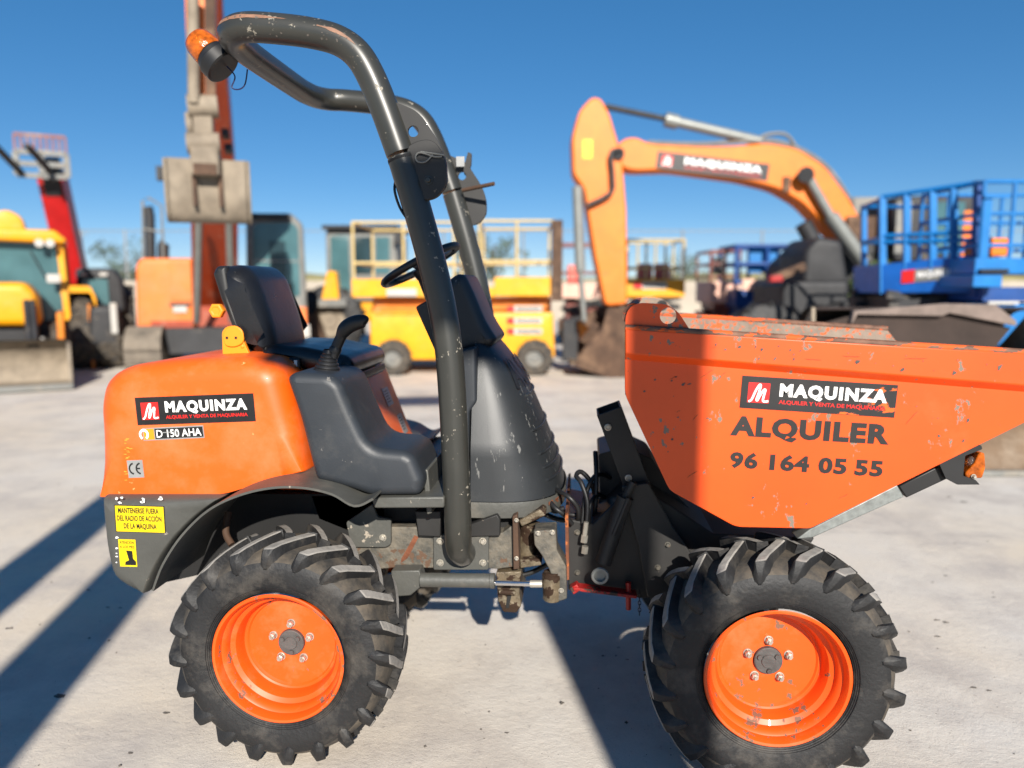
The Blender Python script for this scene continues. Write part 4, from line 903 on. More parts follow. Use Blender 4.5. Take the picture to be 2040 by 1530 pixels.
for k in range(3): fc.bar((p0.x + (p1.x - p0.x) * k / 2, -1, p0.z), (p0.x + (p1.x - p0.x) * k / 2, -1, p1.z), .12, .1)
fcar = fc.build('fork_carriage', 'machine_grey', o, 0)
bgd = MB(); p2 = M.q(132, 274, -1)
bgd.bar((p0.x, -1, p2.z), (p1.x, -1, p2.z), .06)
for k in range(9): bgd.bar((p0.x + (p1.x - p0.x) * k / 8, -1, p1.z), (p0.x + (p1.x - p0.x) * k / 8, -1, p2.z), .045)
bgd.build('load_guard', 'maroon_paint', fcar, 0)
for k in (0, 1):
    a = M.q(44 + 60 * k, 346, -1.0); MB().bar(a, a + Vector((-.3, -1.15, .38)), .13, .06).build('fork', 'machine_dark', fcar, 0)

# ---- dark tractor
M = Mach('tractor', 'dark cabbed tractor with black tyres parked between the backhoe and the orange excavator', 'tractor', 205, 14.8, turn=26); o = M.o
cab = MB().pillow(rnd(M.pl([(150, 620), (152, 552), (166, 534), (226, 534), (244, 556), (252, 620)], 0), .08), 0, 1.5, .08).build('cab', 'machine_dark', o, 40)
M.prism([(162, 606), (165, 556), (214, 556), (218, 606)], -.03, -.005, .03).build('windscreen', 'cab_glass', cab, 20)
M.rect(MB(), 158, 543, 172, 550, -.08, -.02).build('work_lamp', 'white_paint', cab, 0); M.rect(MB(), 198, 543, 214, 550, -.08, -.02).build('work_lamp', 'white_paint', cab, 0)
MB().pillow(rnd(M.pl([(176, 690), (178, 612), (216, 608), (238, 616), (240, 690)], -1.3), .08), -1.3, .1, .08).build('bonnet', 'machine_dark', o, 40)
M.rect(MB(), 218, 604, 236, 665, -1.33, -1.25).build('side_light_panel', 'white_paint', o, 0, bevel=.02)
M.rect(MB(), 170, 640, 236, 715, -1.2, 1.2).build('chassis', 'machine_dark', o, 0)
for xx, dy, r in ((170, -.8, .5), (222, -.8, .5), (160, 1.0, .75), (252, 1.0, .75)): bgwheel(o, (M.q(xx, 690, dy).x, dy, r), r, .4, (1, 0, 0))

# ---- orange excavator on the left, arm up, bucket hanging
M = Mach('tracked_excavator', 'orange tracked excavator with its boom raised straight up and a pale bucket hanging in front', 'excavator', 430, 13.6, turn=18); o = M.o
for xx in (300, 560):
    c = M.q(xx, 700, 0).x; w = .5
    pr = rnd([(-.9, .28), (-.65, .02), (2.4, .02), (2.7, .28), (2.6, .62), (2.3, .8), (-.5, .8), (-.9, .62)], .18)
    MB().add([(c - w / 2 * 1, y, z) for y, z in pr] + [(c + w / 2, y, z) for y, z in pr], [tuple(range(len(pr))), tuple(range(2 * len(pr) - 1, len(pr) - 1, -1))] + [(i, (i + 1) % len(pr), (i + 1) % len(pr) + len(pr), i + len(pr)) for i in range(len(pr))]).build('track', 'track_steel', o, 30)
    tr = bpy.context.scene.objects[-1] if False else None
    pads = MB(); sp_ = spline([Vector((0, y, z)) for y, z in pr], 3, True)
    for i in range(0, len(sp_), 3): pads.box(c - w / 2 - .03, c + w / 2 + .03, sp_[i].y - .05, sp_[i].y + .05, max(.0, sp_[i].z - .03), sp_[i].z + .03)
    pads.build('tread', 'track_steel', o, 0)
M.rect(MB(), 330, 655, 540, 700, -.4, 1.0).build('undercarriage', 'machine_dark', o, 0)
hs = MB().pillow(rnd(M.pl([(272, 654), (270, 530), (280, 514), (384, 514), (388, 654)], 0), .05), 0, 2.6, .06).build('house', 'excavator_orange', o, 40)
M.rect(MB(), 388, 560, 480, 654, .3, 2.6).build('house_centre', 'shade_and_trim_red', o, 0)
M.rect(MB(), 336, 520, 384, 600, -.02, .05).build('engine_door', 'excavator_orange', hs, 0, bevel=.01)
M.rect(MB(), 338, 604, 380, 610, -.03, .0).build('door_handle', 'machine_dark', hs, 0); M.rect(MB(), 345, 610, 372, 622, -.03, .0).build('house_label', 'white_paint', hs, 0)
M.rect(MB(), 300, 640, 384, 652, -.03, .0).build('lower_trim', 'shade_and_trim_red', hs, 0)
MB().tube([M.q(325, 514, .4), M.q(325, 490, .4), M.q(330, 484, .4)], .1, 12).build('air_intake', 'machine_dark', hs, 40)
MB().tube([M.q(300, 514, 1.0), M.q(298, 430, 1.0), M.q(294, 412, 1.0)], .09, 12).build('exhaust_pipe', 'machine_dark', hs, 40)
hr = MB(); h4 = [M.q(286, 514, .3), M.q(284, 400, .3), M.q(296, 394, .3), M.q(322, 410, .3), M.q(326, 514, .3)]
hr.tube(rnd([(v.x, v.z) for v in h4], .1) and [Vector((v.x, .3, v.z)) for v in h4], .02, 8).tube([M.q(285, 456, .3), M.q(324, 462, .3)], .018, 8).build('handrail', 'machine_grey', hs, 40)
cab = MB().pillow(rnd(M.pl([(492, 640), (490, 440), (506, 424), (580, 424), (604, 446), (614, 640)], .0), .08), 0, 1.6, .07).build('cab', 'machine_grey', o, 40)
M.prism([(506, 590), (504, 452), (516, 444), (584, 444), (594, 456), (598, 590)], -.02, .02, .06).build('windscreen', 'cab_glass', cab, 20)
M.rect(MB(), 536, 480, 572, 590, -.028, -.021).build('seat_silhouette', 'cab_glass_dark', cab, 0)
M.rect(MB(), 504, 518, 598, 522, -.03, -.02).build('window_bar', 'machine_grey', cab, 0)
M.rect(MB(), 540, 612, 612, 648, -.05, .0).build('cab_skirt', 'excavator_orange', cab, 0, bevel=.01)
M.rect(MB(), 500, 424, 580, 440, -.06, .3).build('roof_visor', 'machine_dark', cab, 0)
M.rect(MB(), 590, 648, 618, 672, -.05, .2).build('step', 'white_paint', o, 0)
# boom rises from the house and out of the picture, the arm comes down in front of it
lev = [(384, 474, 610, .3), (380, 474, 440, -1.4), (380, 464, 300, -2.7), (374, 444, 60, -4.3), (372, 440, -120, -5.2)]
v = []
for x0_, x1_, y_, dy in lev:
    a, b = M.q(x0_, y_, dy), M.q(x1_, y_, dy); v += [a, b, b + Vector((0, .55, .45)), a + Vector((0, .55, .45))]
MB().add(v, [(3, 2, 1, 0)] + [(4 * i + j, 4 * i + (j + 1) % 4, 4 * i + 4 + (j + 1) % 4, 4 * i + 4 + j) for i in range(4) for j in range(4)] + [(16, 17, 18, 19)]).build('boom', 'shade_and_trim_red', o, 0, bevel=.02)  # boom colour carries its shaded underside
for p_ in (392, 462): MB().tube([M.q(p_, 640, -.2), M.q(p_ + (4 if p_ < 400 else -6), 430, -1.75)], .06, 12).build('boom_cylinder', 'hydraulic_grey', o, 40)
dya = -5.6
MB().prism(M.pl([(366, -60), (428, -60), (428, 60), (422, 210), (380, 210), (370, 60)], dya), dya, dya + .5).build('arm', 'excavator_orange', o, 0, bevel=.02)
MB().tube([M.q(384, -20, dya - .2), M.q(386, 206, dya - .2)], .06, 12).build('bucket_cylinder', 'steel_dusty', o, 40)
MB().bar(M.q(418, -20, dya - .12), M.q(420, 208, dya - .12), .1, .1).build('hose_guard', 'steel_brown', o, 0)
MB().tube([M.q(374, 212, dya - .1), M.q(434, 212, dya - .1)], .12, 14).build('link_pin', 'steel_dusty', o, 40)
M.rect(MB(), 382, 214, 426, 300, dya - .15, dya + .2).build('bucket_link', 'steel_dusty', o, 0, bevel=.02)
MB().tube([M.q(372, 286, dya - .15), M.q(438, 286, dya - .15)], .11, 14).tube([M.q(372, 250, dya), M.q(384, 250, dya)], .14, 12).build('link_pin', 'steel_dusty', o, 40)
M.rect(MB(), 376, 284, 438, 350, dya - .25, dya + .3).build('quick_hitch', 'steel_dusty', o, 0, bevel=.03)
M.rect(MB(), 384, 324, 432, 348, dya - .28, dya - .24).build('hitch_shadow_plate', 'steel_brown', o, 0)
for dx in (440, 446): M.rect(MB(), dx, 255 + (dx - 440) * 5, dx + 16, 270 + (dx - 440) * 5, dya + .6, dya + .9).build('hose_block', 'machine_dark', o, 0)
def hang_bucket(M, x0, x1, yt, yb, dy):
    a, b = M.q(x0, yt, dy), M.q(x1, yb, dy); H = a.z - b.z; pf = [(0, 1), (.02, .6), (.06, .3), (.16, .08), (.32, 0), (.5, .04)]
    pf = spline([Vector((u, v, 0)) for u, v in pf], 4); mb = MB(); n = len(pf); v = []
    for x in (a.x, b.x):
        for t in (0, .04):
            for q in pf: v.append((x, dy + q.x * H + t, b.z + q.y * H + t * .3))
    f = []
    for i in range(n - 1): f += [(i, i + 1, 2 * n + i + 1, 2 * n + i), (n + i, 3 * n + i, 3 * n + i + 1, n + i + 1)]
    mb.add(v, f)
    bkt = mb.build('bucket', 'steel_dusty', M.o, 50)
    pr = [(dy + q.x * H, b.z + q.y * H) for q in pf] + [(dy + .62 * H, b.z + .1 * H), (dy + .5 * H, b.z + .9 * H), (dy + .2 * H, b.z + 1.02 * H)]
    for x in (a.x, b.x): MB().add([(x - .025, y, z) for y, z in pr] + [(x + .025, y, z) for y, z in pr], [tuple(range(len(pr))), tuple(range(2 * len(pr) - 1, len(pr) - 1, -1))] + [(i, (i + 1) % len(pr), (i + 1) % len(pr) + len(pr), i + len(pr)) for i in range(len(pr))]).build('bucket_cheek', 'steel_dusty', bkt, 30)
    for u in (.34, .66):
        x = a.x + (b.x - a.x) * u; MB().box(x - .02, x + .02, dy - .05, dy + .02, b.z + .25 * H, a.z).build('bucket_lug', 'steel_brown', bkt, 0)
hang_bucket(M, 328, 497, 314, 444, dya - .1)
M.rect(MB(), 310, 330, 324, 358, -.2, .0).build('work_lamp', 'machine_dark', o, 0)

# ---- wheel loader with grey cab behind the scissor lift
M = Mach('wheel_loader', 'yellow loader with a grey glazed cab standing behind the big yellow scissor lift', 'loader', 715, 17.0); o = M.o
cab = MB().pillow(rnd(M.pl([(652, 600), (648, 462), (660, 452), (780, 452), (790, 470), (792, 600)], 0), .06), 0, 1.7, .05).build('cab', 'machine_grey', o, 40)
M.prism([(660, 580), (658, 470), (694, 468), (698, 580)], -.03, .0, .03).build('cab_window', 'cab_glass', cab, 0)
M.prism([(706, 545), (706, 472), (740, 472), (740, 545)], -.03, .0, .03).build('cab_window', 'cab_glass_dark', cab, 0)
M.prism([(748, 545), (748, 472), (776, 472), (776, 545)], -.03, .0, .03).build('cab_window', 'cab_glass', cab, 0)
M.rect(MB(), 640, 448, 792, 456, -.2, 1.8).build('cab_roof', 'machine_dark', cab, 0, bevel=.02)
M.rect(MB(), 784, 460, 800, 486, -.2, -.05).build('work_lamp', 'machine_dark', cab, 0, bevel=.02)
M.prism([(640, 600), (652, 540), (668, 540), (676, 600)], -.3, .2, .05).build('loader_arm', 'yellow_paint', o, 0)
M.rect(MB(), 690, 570, 860, 640, .1, 1.6).build('bonnet', 'yellow_paint', o, 0, bevel=.04)
M.rect(MB(), 632, 596, 690, 612, -.4, .6).build('mudguard', 'machine_grey', o, 0, bevel=.02)
for xx, r in ((660, .75), (830, .75)):
    for dy in (0, 1.7): bgwheel(o, (M.q(xx, 660, dy).x, dy, r), r, .45, (0, 1, 0), 'rubber', 'steel_dusty')
M.prism([(610, 700), (606, 640), (626, 620), (650, 690), (645, 712)], -.4, 1.8, .05).build('bucket', 'steel_brown', o, 0)

# ---- scissor lifts
def rails(M, x0, x1, yt, yb, dy0, dy1, mat_, nposts, r=.028, mid=2, parent=None):
    mb = MB(); a, b = M.q(x0, yt, dy0), M.q(x1, yb, dy0)
    for dy in (dy0, dy1):
        for k in range(nposts):
            x = a.x + (b.x - a.x) * k / (nposts - 1); mb.tube([(x, dy, b.z), (x, dy, a.z)], r, 8)
        for j in range(mid + 1): z = a.z - (a.z - b.z) * j / (mid + .4); mb.tube([(a.x, dy, z), (b.x, dy, z)], r, 8)
    for x in (a.x, b.x):
        for j in range(mid + 1): z = a.z - (a.z - b.z) * j / (mid + .4); mb.tube([(x, dy0, z), (x, dy1, z)], r, 8)
    return mb.build('guard_rail', mat_, parent or M.o, 40)
def scissors(M, x0, x1, yt, yb, dy0, dy1, m, levels):
    a, b = M.q(x0, yt, dy0), M.q(x1, yb, dy0)
    for dy in (dy0 + .1, dy1 - .1):
        for k in range(levels):
            za, zb_ = b.z + (a.z - b.z) * k / levels, b.z + (a.z - b.z) * (k + 1) / levels
            MB().bar((a.x, dy, za), (b.x, dy, zb_), .06, .1).build('scissor_arm', m, M.o, 0); MB().bar((a.x, dy + .07, zb_), (b.x, dy + .07, za), .06, .1).build('scissor_arm', m, M.o, 0)
def strip(M, x0, y0, x1, y1, dy, parent, sq=True):
    M.rect(MB(), x0, y0, x1, y1, dy - .012, dy).build('name_strip', 'white_paint', parent, 0)
    if sq:
        a = M.q(x0, y1, dy - .014); w = M.q(x1, y1, dy).x - a.x; h = M.q(x0, y0, dy).z - a.z
        slab(MB(), a, (1, 0, 0), (0, 0, 1), min(h * 1.2, w * .25), h, NY, .003).build('strip_logo', 'decal_red', parent, 0)
        put_text(MB(), 'MAQUINZA', a + Vector((w * .3, -.004, h * .25)), Vector((1, 0, 0)), Vector((0, 0, 1)), w * .66, h * .5, .03, NY, 0).build('lettering', 'decal_black', parent, 0, fix=False)
LIFTS = 'scissor lifts parked in the yard'
M = Mach('scissor_lift', 'large yellow scissor lift with cream guard rails and white name strips on its chassis', 'scissor lift', 920, 12.9, LIFTS); o = M.o
ba = MB().pillow(rnd(M.pl([(738, 718), (736, 622), (1102, 622), (1106, 712), (1040, 716)], 0), .04), 0, 1.7, .04).build('chassis', 'yellow_paint', o, 40)
M.rect(MB(), 742, 594, 1098, 622, .25, 1.5).build('arm_stack', 'yellow_deep', o, 0)  # deeper yellow stands in for the shade under the deck
scissors(M, 745, 1095, 596, 621, .1, 1.65, 'yellow_deep', 2)
dk_ = MB(); M.rect(dk_, 700, 556, 905, 592, -.1, 1.8); M.rect(dk_, 905, 572, 985, 592, -.1, 1.8); M.rect(dk_, 985, 552, 1110, 590, -.1, 1.8); dk_.build('platform', 'yellow_paint', o, 0, bevel=.01)
rails(M, 702, 905, 443, 556, -.05, 1.75, 'cream_rail', 3, .024, 1); rails(M, 955, 1104, 440, 552, -.05, 1.75, 'cream_rail', 3, .024, 1)
M.rect(MB(), 1100, 438, 1120, 600, -.2, -.08).build('end_post', 'steel_brown', o, 0)
M.rect(MB(), 770, 575, 830, 590, -.13, -.1).build('deck_label', 'white_paint', o, 0)
for y in (606, 630, 651): strip(M, 1010, y + 3, 1080, y + 15, -.002, ba)
M.rect(MB(), 745, 625, 900, 628, -.01, .0).build('panel_seam', 'yellow_deep', ba, 0); M.rect(MB(), 868, 630, 872, 712, -.01, .0).build('panel_seam', 'yellow_deep', ba, 0)
M.rect(MB(), 1122, 640, 1150, 720, .3, .5).build('ladder', 'machine_dark', o, 0)
for xx in (784, 1065):
    for dy in (-.06, 1.55): bgwheel(o, (M.q(xx, 710, dy).x, dy, .30), .30, .28, (0, 1, 0), 'shoulder_rubber', 'machine_grey')

M = Mach('scissor_lift', 'dull pink and brown scissor lift half hidden behind the upright arm of the amber excavator', 'scissor lift', 1180, 19.5, LIFTS); o = M.o
M.rect(MB(), 1116, 566, 1246, 594, 0, 1.4).build('platform', 'pale_pink', o, 0, bevel=.02)
rails(M, 1118, 1244, 486, 566, .03, 1.35, 'maroon_paint', 4, .03, 1)
for xx in (1132, 1196): M.rect(MB(), xx, 528, xx + 30, 566, .4, .8).build('control_box', 'drum_pink', o, 0, bevel=.02)
scissors(M, 1124, 1238, 594, 640, .1, 1.3, 'machine_dark', 2)
M.rect(MB(), 1128, 600, 1236, 640, .3, 1.1).build('arm_stack', 'maroon_paint', o, 0)
M.rect(MB(), 1118, 640, 1244, 676, 0, 1.4).build('chassis', 'yellow_deep', o, 0, bevel=.03)
for xx in (1134, 1226):
    for dy in (.05, 1.3): bgwheel(o, (M.q(xx, 690, dy).x, dy, .25), .25, .2, (0, 1, 0))

M = Mach('scissor_lift', 'small yellow scissor lift with a cream rail cage right of the big excavator arm', 'scissor lift', 1305, 16.5, LIFTS); o = M.o
M.rect(MB(), 1248, 556, 1364, 592, 0, 1.2).build('platform', 'yellow_paint', o, 0, bevel=.02)
rails(M, 1250, 1362, 478, 556, .03, 1.15, 'cream_rail', 4, .024, 1)
strip(M, 1262, 562, 1328, 576, -.003, o)
scissors(M, 1256, 1356, 592, 650, 0, 1.2, 'machine_dark', 3)
M.rect(MB(), 1252, 650, 1360, 690, 0, 1.2).build('chassis', 'yellow_paint', o, 0, bevel=.03)
for xx in (1266, 1346):
    for dy in (.05, 1.1): bgwheel(o, (M.q(xx, 690, dy).x, dy, .22), .22, .2, (0, 1, 0))
for xx in (1288, 1322): M.rect(MB(), xx - 15, 525, xx + 12, 556, .5, .75).build('control_box', 'drum_pink', o, 0, bevel=.03)

M = Mach('scissor_lift', 'scissor lift with maroon rails and pale toe boards in front of the concrete wall', 'scissor lift', 1450, 17.5, LIFTS); o = M.o
M.rect(MB(), 1416, 560, 1474, 604, 0, 1.4).build('platform', 'pale_pink', o, 0, bevel=.02)
rails(M, 1417, 1473, 500, 562, .03, 1.35, 'maroon_paint', 3)
M.rect(MB(), 1422, 604, 1470, 616, .1, 1.3).build('arm_stack', 'maroon_paint', o, 0)
scissors(M, 1424, 1468, 616, 640, .1, 1.3, 'maroon_paint', 2)
M.rect(MB(), 1420, 640, 1472, 690, 0, 1.4).build('chassis', 'pale_pink', o, 0, bevel=.03)
for xx in (1430, 1462):
    for dy in (.05, 1.3): bgwheel(o, (M.q(xx, 690, dy).x, dy, .22), .22, .2, (0, 1, 0))
M.rect(MB(), 1424, 512, 1446, 545, .4, .8).build('control_box', 'machine_grey', o, 0, bevel=.02)

M = Mach('scissor_lift', 'navy blue scissor lift with a blue panel hung inside its rail cage', 'scissor lift', 1520, 16.8, LIFTS); o = M.o
M.rect(MB(), 1466, 576, 1590, 612, 0, 1.4).build('platform', 'navy_paint', o, 0, bevel=.02)
M.rect(MB(), 1480, 556, 1546, 578, -.05, -.02).build('toe_board', 'pale_pink', o, 0)
rails(M, 1468, 1588, 490, 576, .03, 1.35, 'navy_paint', 3, .045)
M.rect(MB(), 1494, 494, 1546, 544, .2, .3).build('side_panel', 'blue_paint', o, 0)
M.rect(MB(), 1472, 612, 1586, 640, .1, 1.3).build('arm_stack', 'navy_paint', o, 0)
M.rect(MB(), 1468, 640, 1590, 690, 0, 1.4).build('chassis', 'navy_paint', o, 0, bevel=.03)
for xx in (1484, 1570):
    for dy in (.05, 1.3): bgwheel(o, (M.q(xx, 690, dy).x, dy, .25), .25, .2, (0, 1, 0))

# ---- big amber excavator
M = Mach('tracked_excavator', 'large amber excavator with arched boom carrying a name panel, bucket resting on the ground', 'excavator', 1560, 13.0); o = M.o
bo = rnd(M.pl([(1222, 300), (1240, 278), (1265, 272), (1296, 287), (1400, 292), (1470, 290), (1530, 284), (1590, 296), (1645, 332), (1690, 392), (1722, 450), (1690, 492), (1640, 446), (1600, 404), (1550, 375), (1480, 357), (1340, 338), (1260, 340), (1232, 330)], 0), .15)
bm_ = MB().prism(bo, 0, .55).build('boom', 'amber_orange', o, 30, bevel=.03)
A, B, Cc = M.q(1306, 335, -.002), M.q(1528, 361, -.002), M.q(1306, 299, -.002); U_ = (B - A).normalized(); V_ = Vector((-U_.z, 0, U_.x))
brand_panel(bm_, A, U_, V_, (B - A).length, (Cc - A).dot(V_) * .96, NY)
sk_ = rnd(M.pl([(1180, 193), (1197, 196), (1214, 226), (1230, 280), (1240, 320), (1248, 420), (1250, 606), (1206, 610), (1184, 505), (1164, 376), (1142, 346), (1140, 272), (1154, 220)], -.1), .1)
st_ = MB().prism(sk_, -.1, .45).build('stick', 'amber_orange', o, 30, bevel=.03)
M.rect(MB(), 1161, 278, 1180, 316, -.106, -.101).build('warning_label', 'decal_yellow', st_, 0)
MB().tube([M.q(1150, 372, -.2), M.q(1156, 540, -.2)], .085, 14).tube([M.q(1156, 540, -.2), M.q(1164, 640, -.2)], .045, 12).build('bucket_cylinder', 'hydraulic_grey', o, 40)
MB().tube([M.q(1205, 212, .2), M.q(1340, 240, .2)], .05, 12).build('piston_rod', 'machine_dark', o, 40)
MB().tube([M.q(1325, 238, .2), M.q(1350, 244, .2)], .12, 14).tube([M.q(1340, 241, .2), M.q(1515, 282, .2)], .085, 14).build('stick_cylinder', 'hydraulic_grey', o, 40)
MB().tube(spline([M.q(1500, 282, .2), M.q(1530, 268, .2), M.q(1565, 268, .2), M.q(1584, 290, .2)], 5), .03, 8).build('boom_hose', 'machine_grey', o, 40)
MB().tube(spline([M.q(1240, 300, -.15), M.q(1218, 305, -.2), M.q(1220, 350, -.2), M.q(1216, 385, -.2), M.q(1170, 410, -.2)], 6), .04, 8).build('stick_hose', 'machine_dark', o, 40)
for dy in (-.12, .6):
    MB().tube([M.q(1606, 346, dy), M.q(1660, 440, dy)], .075, 14).tube([M.q(1655, 430, dy), M.q(1720, 520, dy)], .12, 14).build('boom_cylinder', 'hydraulic_grey', o, 40)
MB().tube([M.q(1606, 348, -.25), M.q(1606, 348, .75)], .13, 14).build('cylinder_pin', 'machine_dark', o, 40)
M.rect(MB(), 1562, 352, 1574, 382, -.05, .0).build('hose_clamp', 'steel_brown', bm_, 0)
for k in (0, 1): MB().tube(spline([M.q(1290, 286 - 4 * k, .12 + .12 * k), M.q(1400, 289 - 4 * k, .12 + .12 * k), M.q(1540, 283 - 4 * k, .12 + .12 * k), M.q(1640, 327 - 4 * k, .12 + .12 * k), M.q(1700, 405, .12 + .12 * k)], 5), .022, 6).build('boom_pipe', 'machine_grey', o, 40)
MB().tube([M.q(1232, 306, -.16), M.q(1232, 306, .6)], .1, 14).build('boom_pin', 'machine_dark', o, 40)
# ground bucket
pb = M.pl([(1205, 612), (1246, 612), (1250, 700), (1252, 766), (1190, 742), (1140, 724), (1160, 690), (1196, 650)], -.2)
bkt = MB().prism(rnd(pb, .04), -.55, -.5).build('bucket', 'steel_brown', o, 20)
MB().prism(rnd(pb, .04), .75, .8).build('bucket_cheek', 'steel_brown', bkt, 20)
p1, p2, p3, p4 = M.q(1246, 614, -.2), M.q(1250, 766, -.2), M.q(1135, 724, -.2), M.q(1246, 700, -.2)
MB().bar((p1.x, .13, p1.z), (p2.x, .13, p2.z), 1.3, .05, up=(1, 0, 0)).build('bucket_back', 'steel_brown', bkt, 0)
MB().add([(p2.x, -.5, .03), (p2.x, .78, .03), (p3.x, .78, p3.z), (p3.x, -.5, p3.z), (p2.x, -.5, .09), (p2.x, .78, .09), (p3.x, .78, p3.z + .05), (p3.x, -.5, p3.z + .05)], [(0, 1, 2, 3), (7, 6, 5, 4), (0, 3, 7, 4), (3, 2, 6, 7)]).build('bucket_floor', 'bucket_lip', bkt, 0)
for a_, b_ in (((1164, 636, -.1), (1200, 660, -.1)), ((1164, 636, .5), (1240, 600, .5))): MB().bar(M.q(*a_), M.q(*b_), .12, .14).build('bucket_link', 'steel_brown', o, 0)
# house, cab, tracks (mostly behind the blue lifts and the skip)
hs = MB().pillow(rnd(M.pl([(1640, 640), (1636, 520), (1690, 470), (1980, 470), (1990, 640)], .2), .06), .2, 3.0, .06).build('house', 'machine_dark', o, 40)  # house coloured near-black to stand for its shaded front
M.rect(MB(), 1690, 430, 1745, 480, -.1, .8).build('boom_foot', 'steel_brown', o, 0, bevel=.03)
cab = MB().pillow(rnd(M.pl([(1782, 520), (1780, 402), (1792, 390), (1940, 390), (1950, 404), (1952, 520)], -.3), .06), -.3, 1.0, .05).build('cab', 'machine_dark', o, 40)
M.rect(MB(), 1855, 402, 1916, 505, -.33, -.3).build('cab_window', 'cab_glass', cab, 0); M.rect(MB(), 1788, 402, 1812, 505, -.33, -.3).build('cab_window', 'machine_grey', cab, 0)
M.rect(MB(), 1922, 420, 1944, 512, -.34, -.3).build('cab_panel', 'amber_orange', cab, 0)
M.rect(MB(), 1700, 392, 1764, 470, .9, 2.0).build('engine_cover', 'machine_grey', o, 0, bevel=.04)
MB().tube([M.q(1600, 445, -.2), M.q(1640, 520, -.2)], .14, 12).build('boom_guard', 'machine_dark', o, 40)
for dy in (-.2, 2.2):
    pt_ = M.pl([(1560, 700), (1552, 670), (1575, 640), (1960, 640), (1985, 668), (1975, 700)], dy)
    MB().prism(rnd([(x, max(z, .01)) for x, z in pt_], .2), dy, dy + .6).build('track', 'track_steel', o, 30)

# ---- wheeled black carrier in front of the navy lift
M = Mach('boom_lift', 'black machine with fat tyres and a red tipped jib below the amber boom', 'boom lift', 1620, 11.8); o = M.o
M.rect(MB(), 1560, 560, 1690, 650, 0, 1.5).build('chassis', 'machine_dark', o, 0, bevel=.08)
MB().pillow(rnd(M.pl([(1600, 570), (1604, 500), (1630, 470), (1680, 478), (1694, 570)], .2), .1), .2, 1.4, .1).build('turret', 'machine_dark', o, 40)
for xx in (1528, 1668):
    for dy in (-.1, 1.5): bgwheel(o, (M.q(xx, 610, dy).x, dy, M.q(xx, 606, dy).z if False else .62), .62, .4, (0, 1, 0), 'rubber', 'machine_dark')
jb_ = MB().bar(M.q(1540, 555, -.1), M.q(1602, 530, -.1), .12, .12); jb_.build('jib', 'steel_brown', o, 0)
M.rect(MB(), 1536, 548, 1560, 562, -.2, .0).build('jib_tip', 'red_paint', o, 0, bevel=.02)

# ---- blue lifts on the right
M = Mach('scissor_lift', 'blue scissor lift with a dirty name board on its toe plate, behind the skip', 'scissor lift', 1850, 9.2, LIFTS); o = M.o
def slope_rail(M, mat_, r=.026):
    mb = MB()
    for y0, y1 in ((392, 364), (470, 462), (482, 478)): mb.tube([M.q(1757, y0, 0), M.q(1946, y1, -.7)], r, 8)
    for px, a, b in ((1758, 392, 585), (1806, 386, 540), (1858, 380, 540), (1900, 374, 540)): dy = -.7 * (px - 1757) / 190; mb.bar(M.q(px, a, dy), M.q(px, b, dy), .075, .05)
    for y in (396, 474, 545): mb.tube([M.q(1757, y, 0), M.q(1757, y, 0) + Vector((.2, .9, 0))], r, 8); mb.tube([M.q(1757, y, 0) + Vector((.2, .9, 0)), M.q(1946, y, -.7) + Vector((0, .9, 0))], r, 8)
    mb.bar(M.q(1757, 392, 0) + Vector((.2, .9, 0)), M.q(1757, 545, 0) + Vector((.2, .9, 0)), .06)
    return mb.build('guard_rail', mat_, M.o, 40)
slope_rail(M, 'blue_paint')
MB().bar(M.q(1951, 360, -.75), M.q(1946, 590, -.75), .085, .085).build('corner_post', 'navy_paint', o, 0)
a, b, c, d = M.q(1750, 528, 0), M.q(1946, 508, -.7), M.q(1946, 582, -.7), M.q(1750, 584, 0)
tp = MB().add([a, b, c, d] + [v + Vector((.1, .9, 0)) for v in (a, b, c, d)], [(0, 1, 2, 3), (7, 6, 5, 4), (0, 4, 5, 1), (1, 5, 6, 2), (2, 6, 7, 3), (3, 7, 4, 0)]).build('platform', 'blue_shaded', o, 0, bevel=.008)
n_ = (b - a).cross(d - a).normalized(); n_ = -n_ if n_.y > 0 else n_
U_ = (b - a).normalized(); V_ = Vector((0, 0, 1)); oo = a + (d - a) * .72 + U_ * ((b - a).length * .25) + n_ * .006
sl_ = slab(MB(), oo, U_, V_, (b - a).length * .46, .15, n_, .004).build('name_board', 'machine_grey', tp, 0)
slab(MB(), oo + n_ * .005, U_, V_, .14, .15, n_, .002).build('board_logo', 'decal_red', tp, 0)
put_text(MB(), 'MAQUINZA', oo + n_ * .008 + U_ * .17 + V_ * .05, U_, V_, .36, .07, .03, n_, 0).build('lettering', 'decal_white', tp, 0, fix=False)
scissors(M, 1780, 1970, 586, 612, -.3, .8, 'machine_dark', 1)
M.rect(MB(), 1780, 590, 1985, 640, .0, 1.2).build('arm_stack', 'machine_dark', o, 0)
M.rect(MB(), 1770, 640, 2000, 720, -.2, 1.3).build('chassis', 'blue_paint', o, 0, bevel=.03)
for xx in (1790, 1980):
    for dy in (-.1, 1.3): bgwheel(o, (M.q(xx, 700, dy).x, dy, .25), .25, .22, (0, 1, 0))

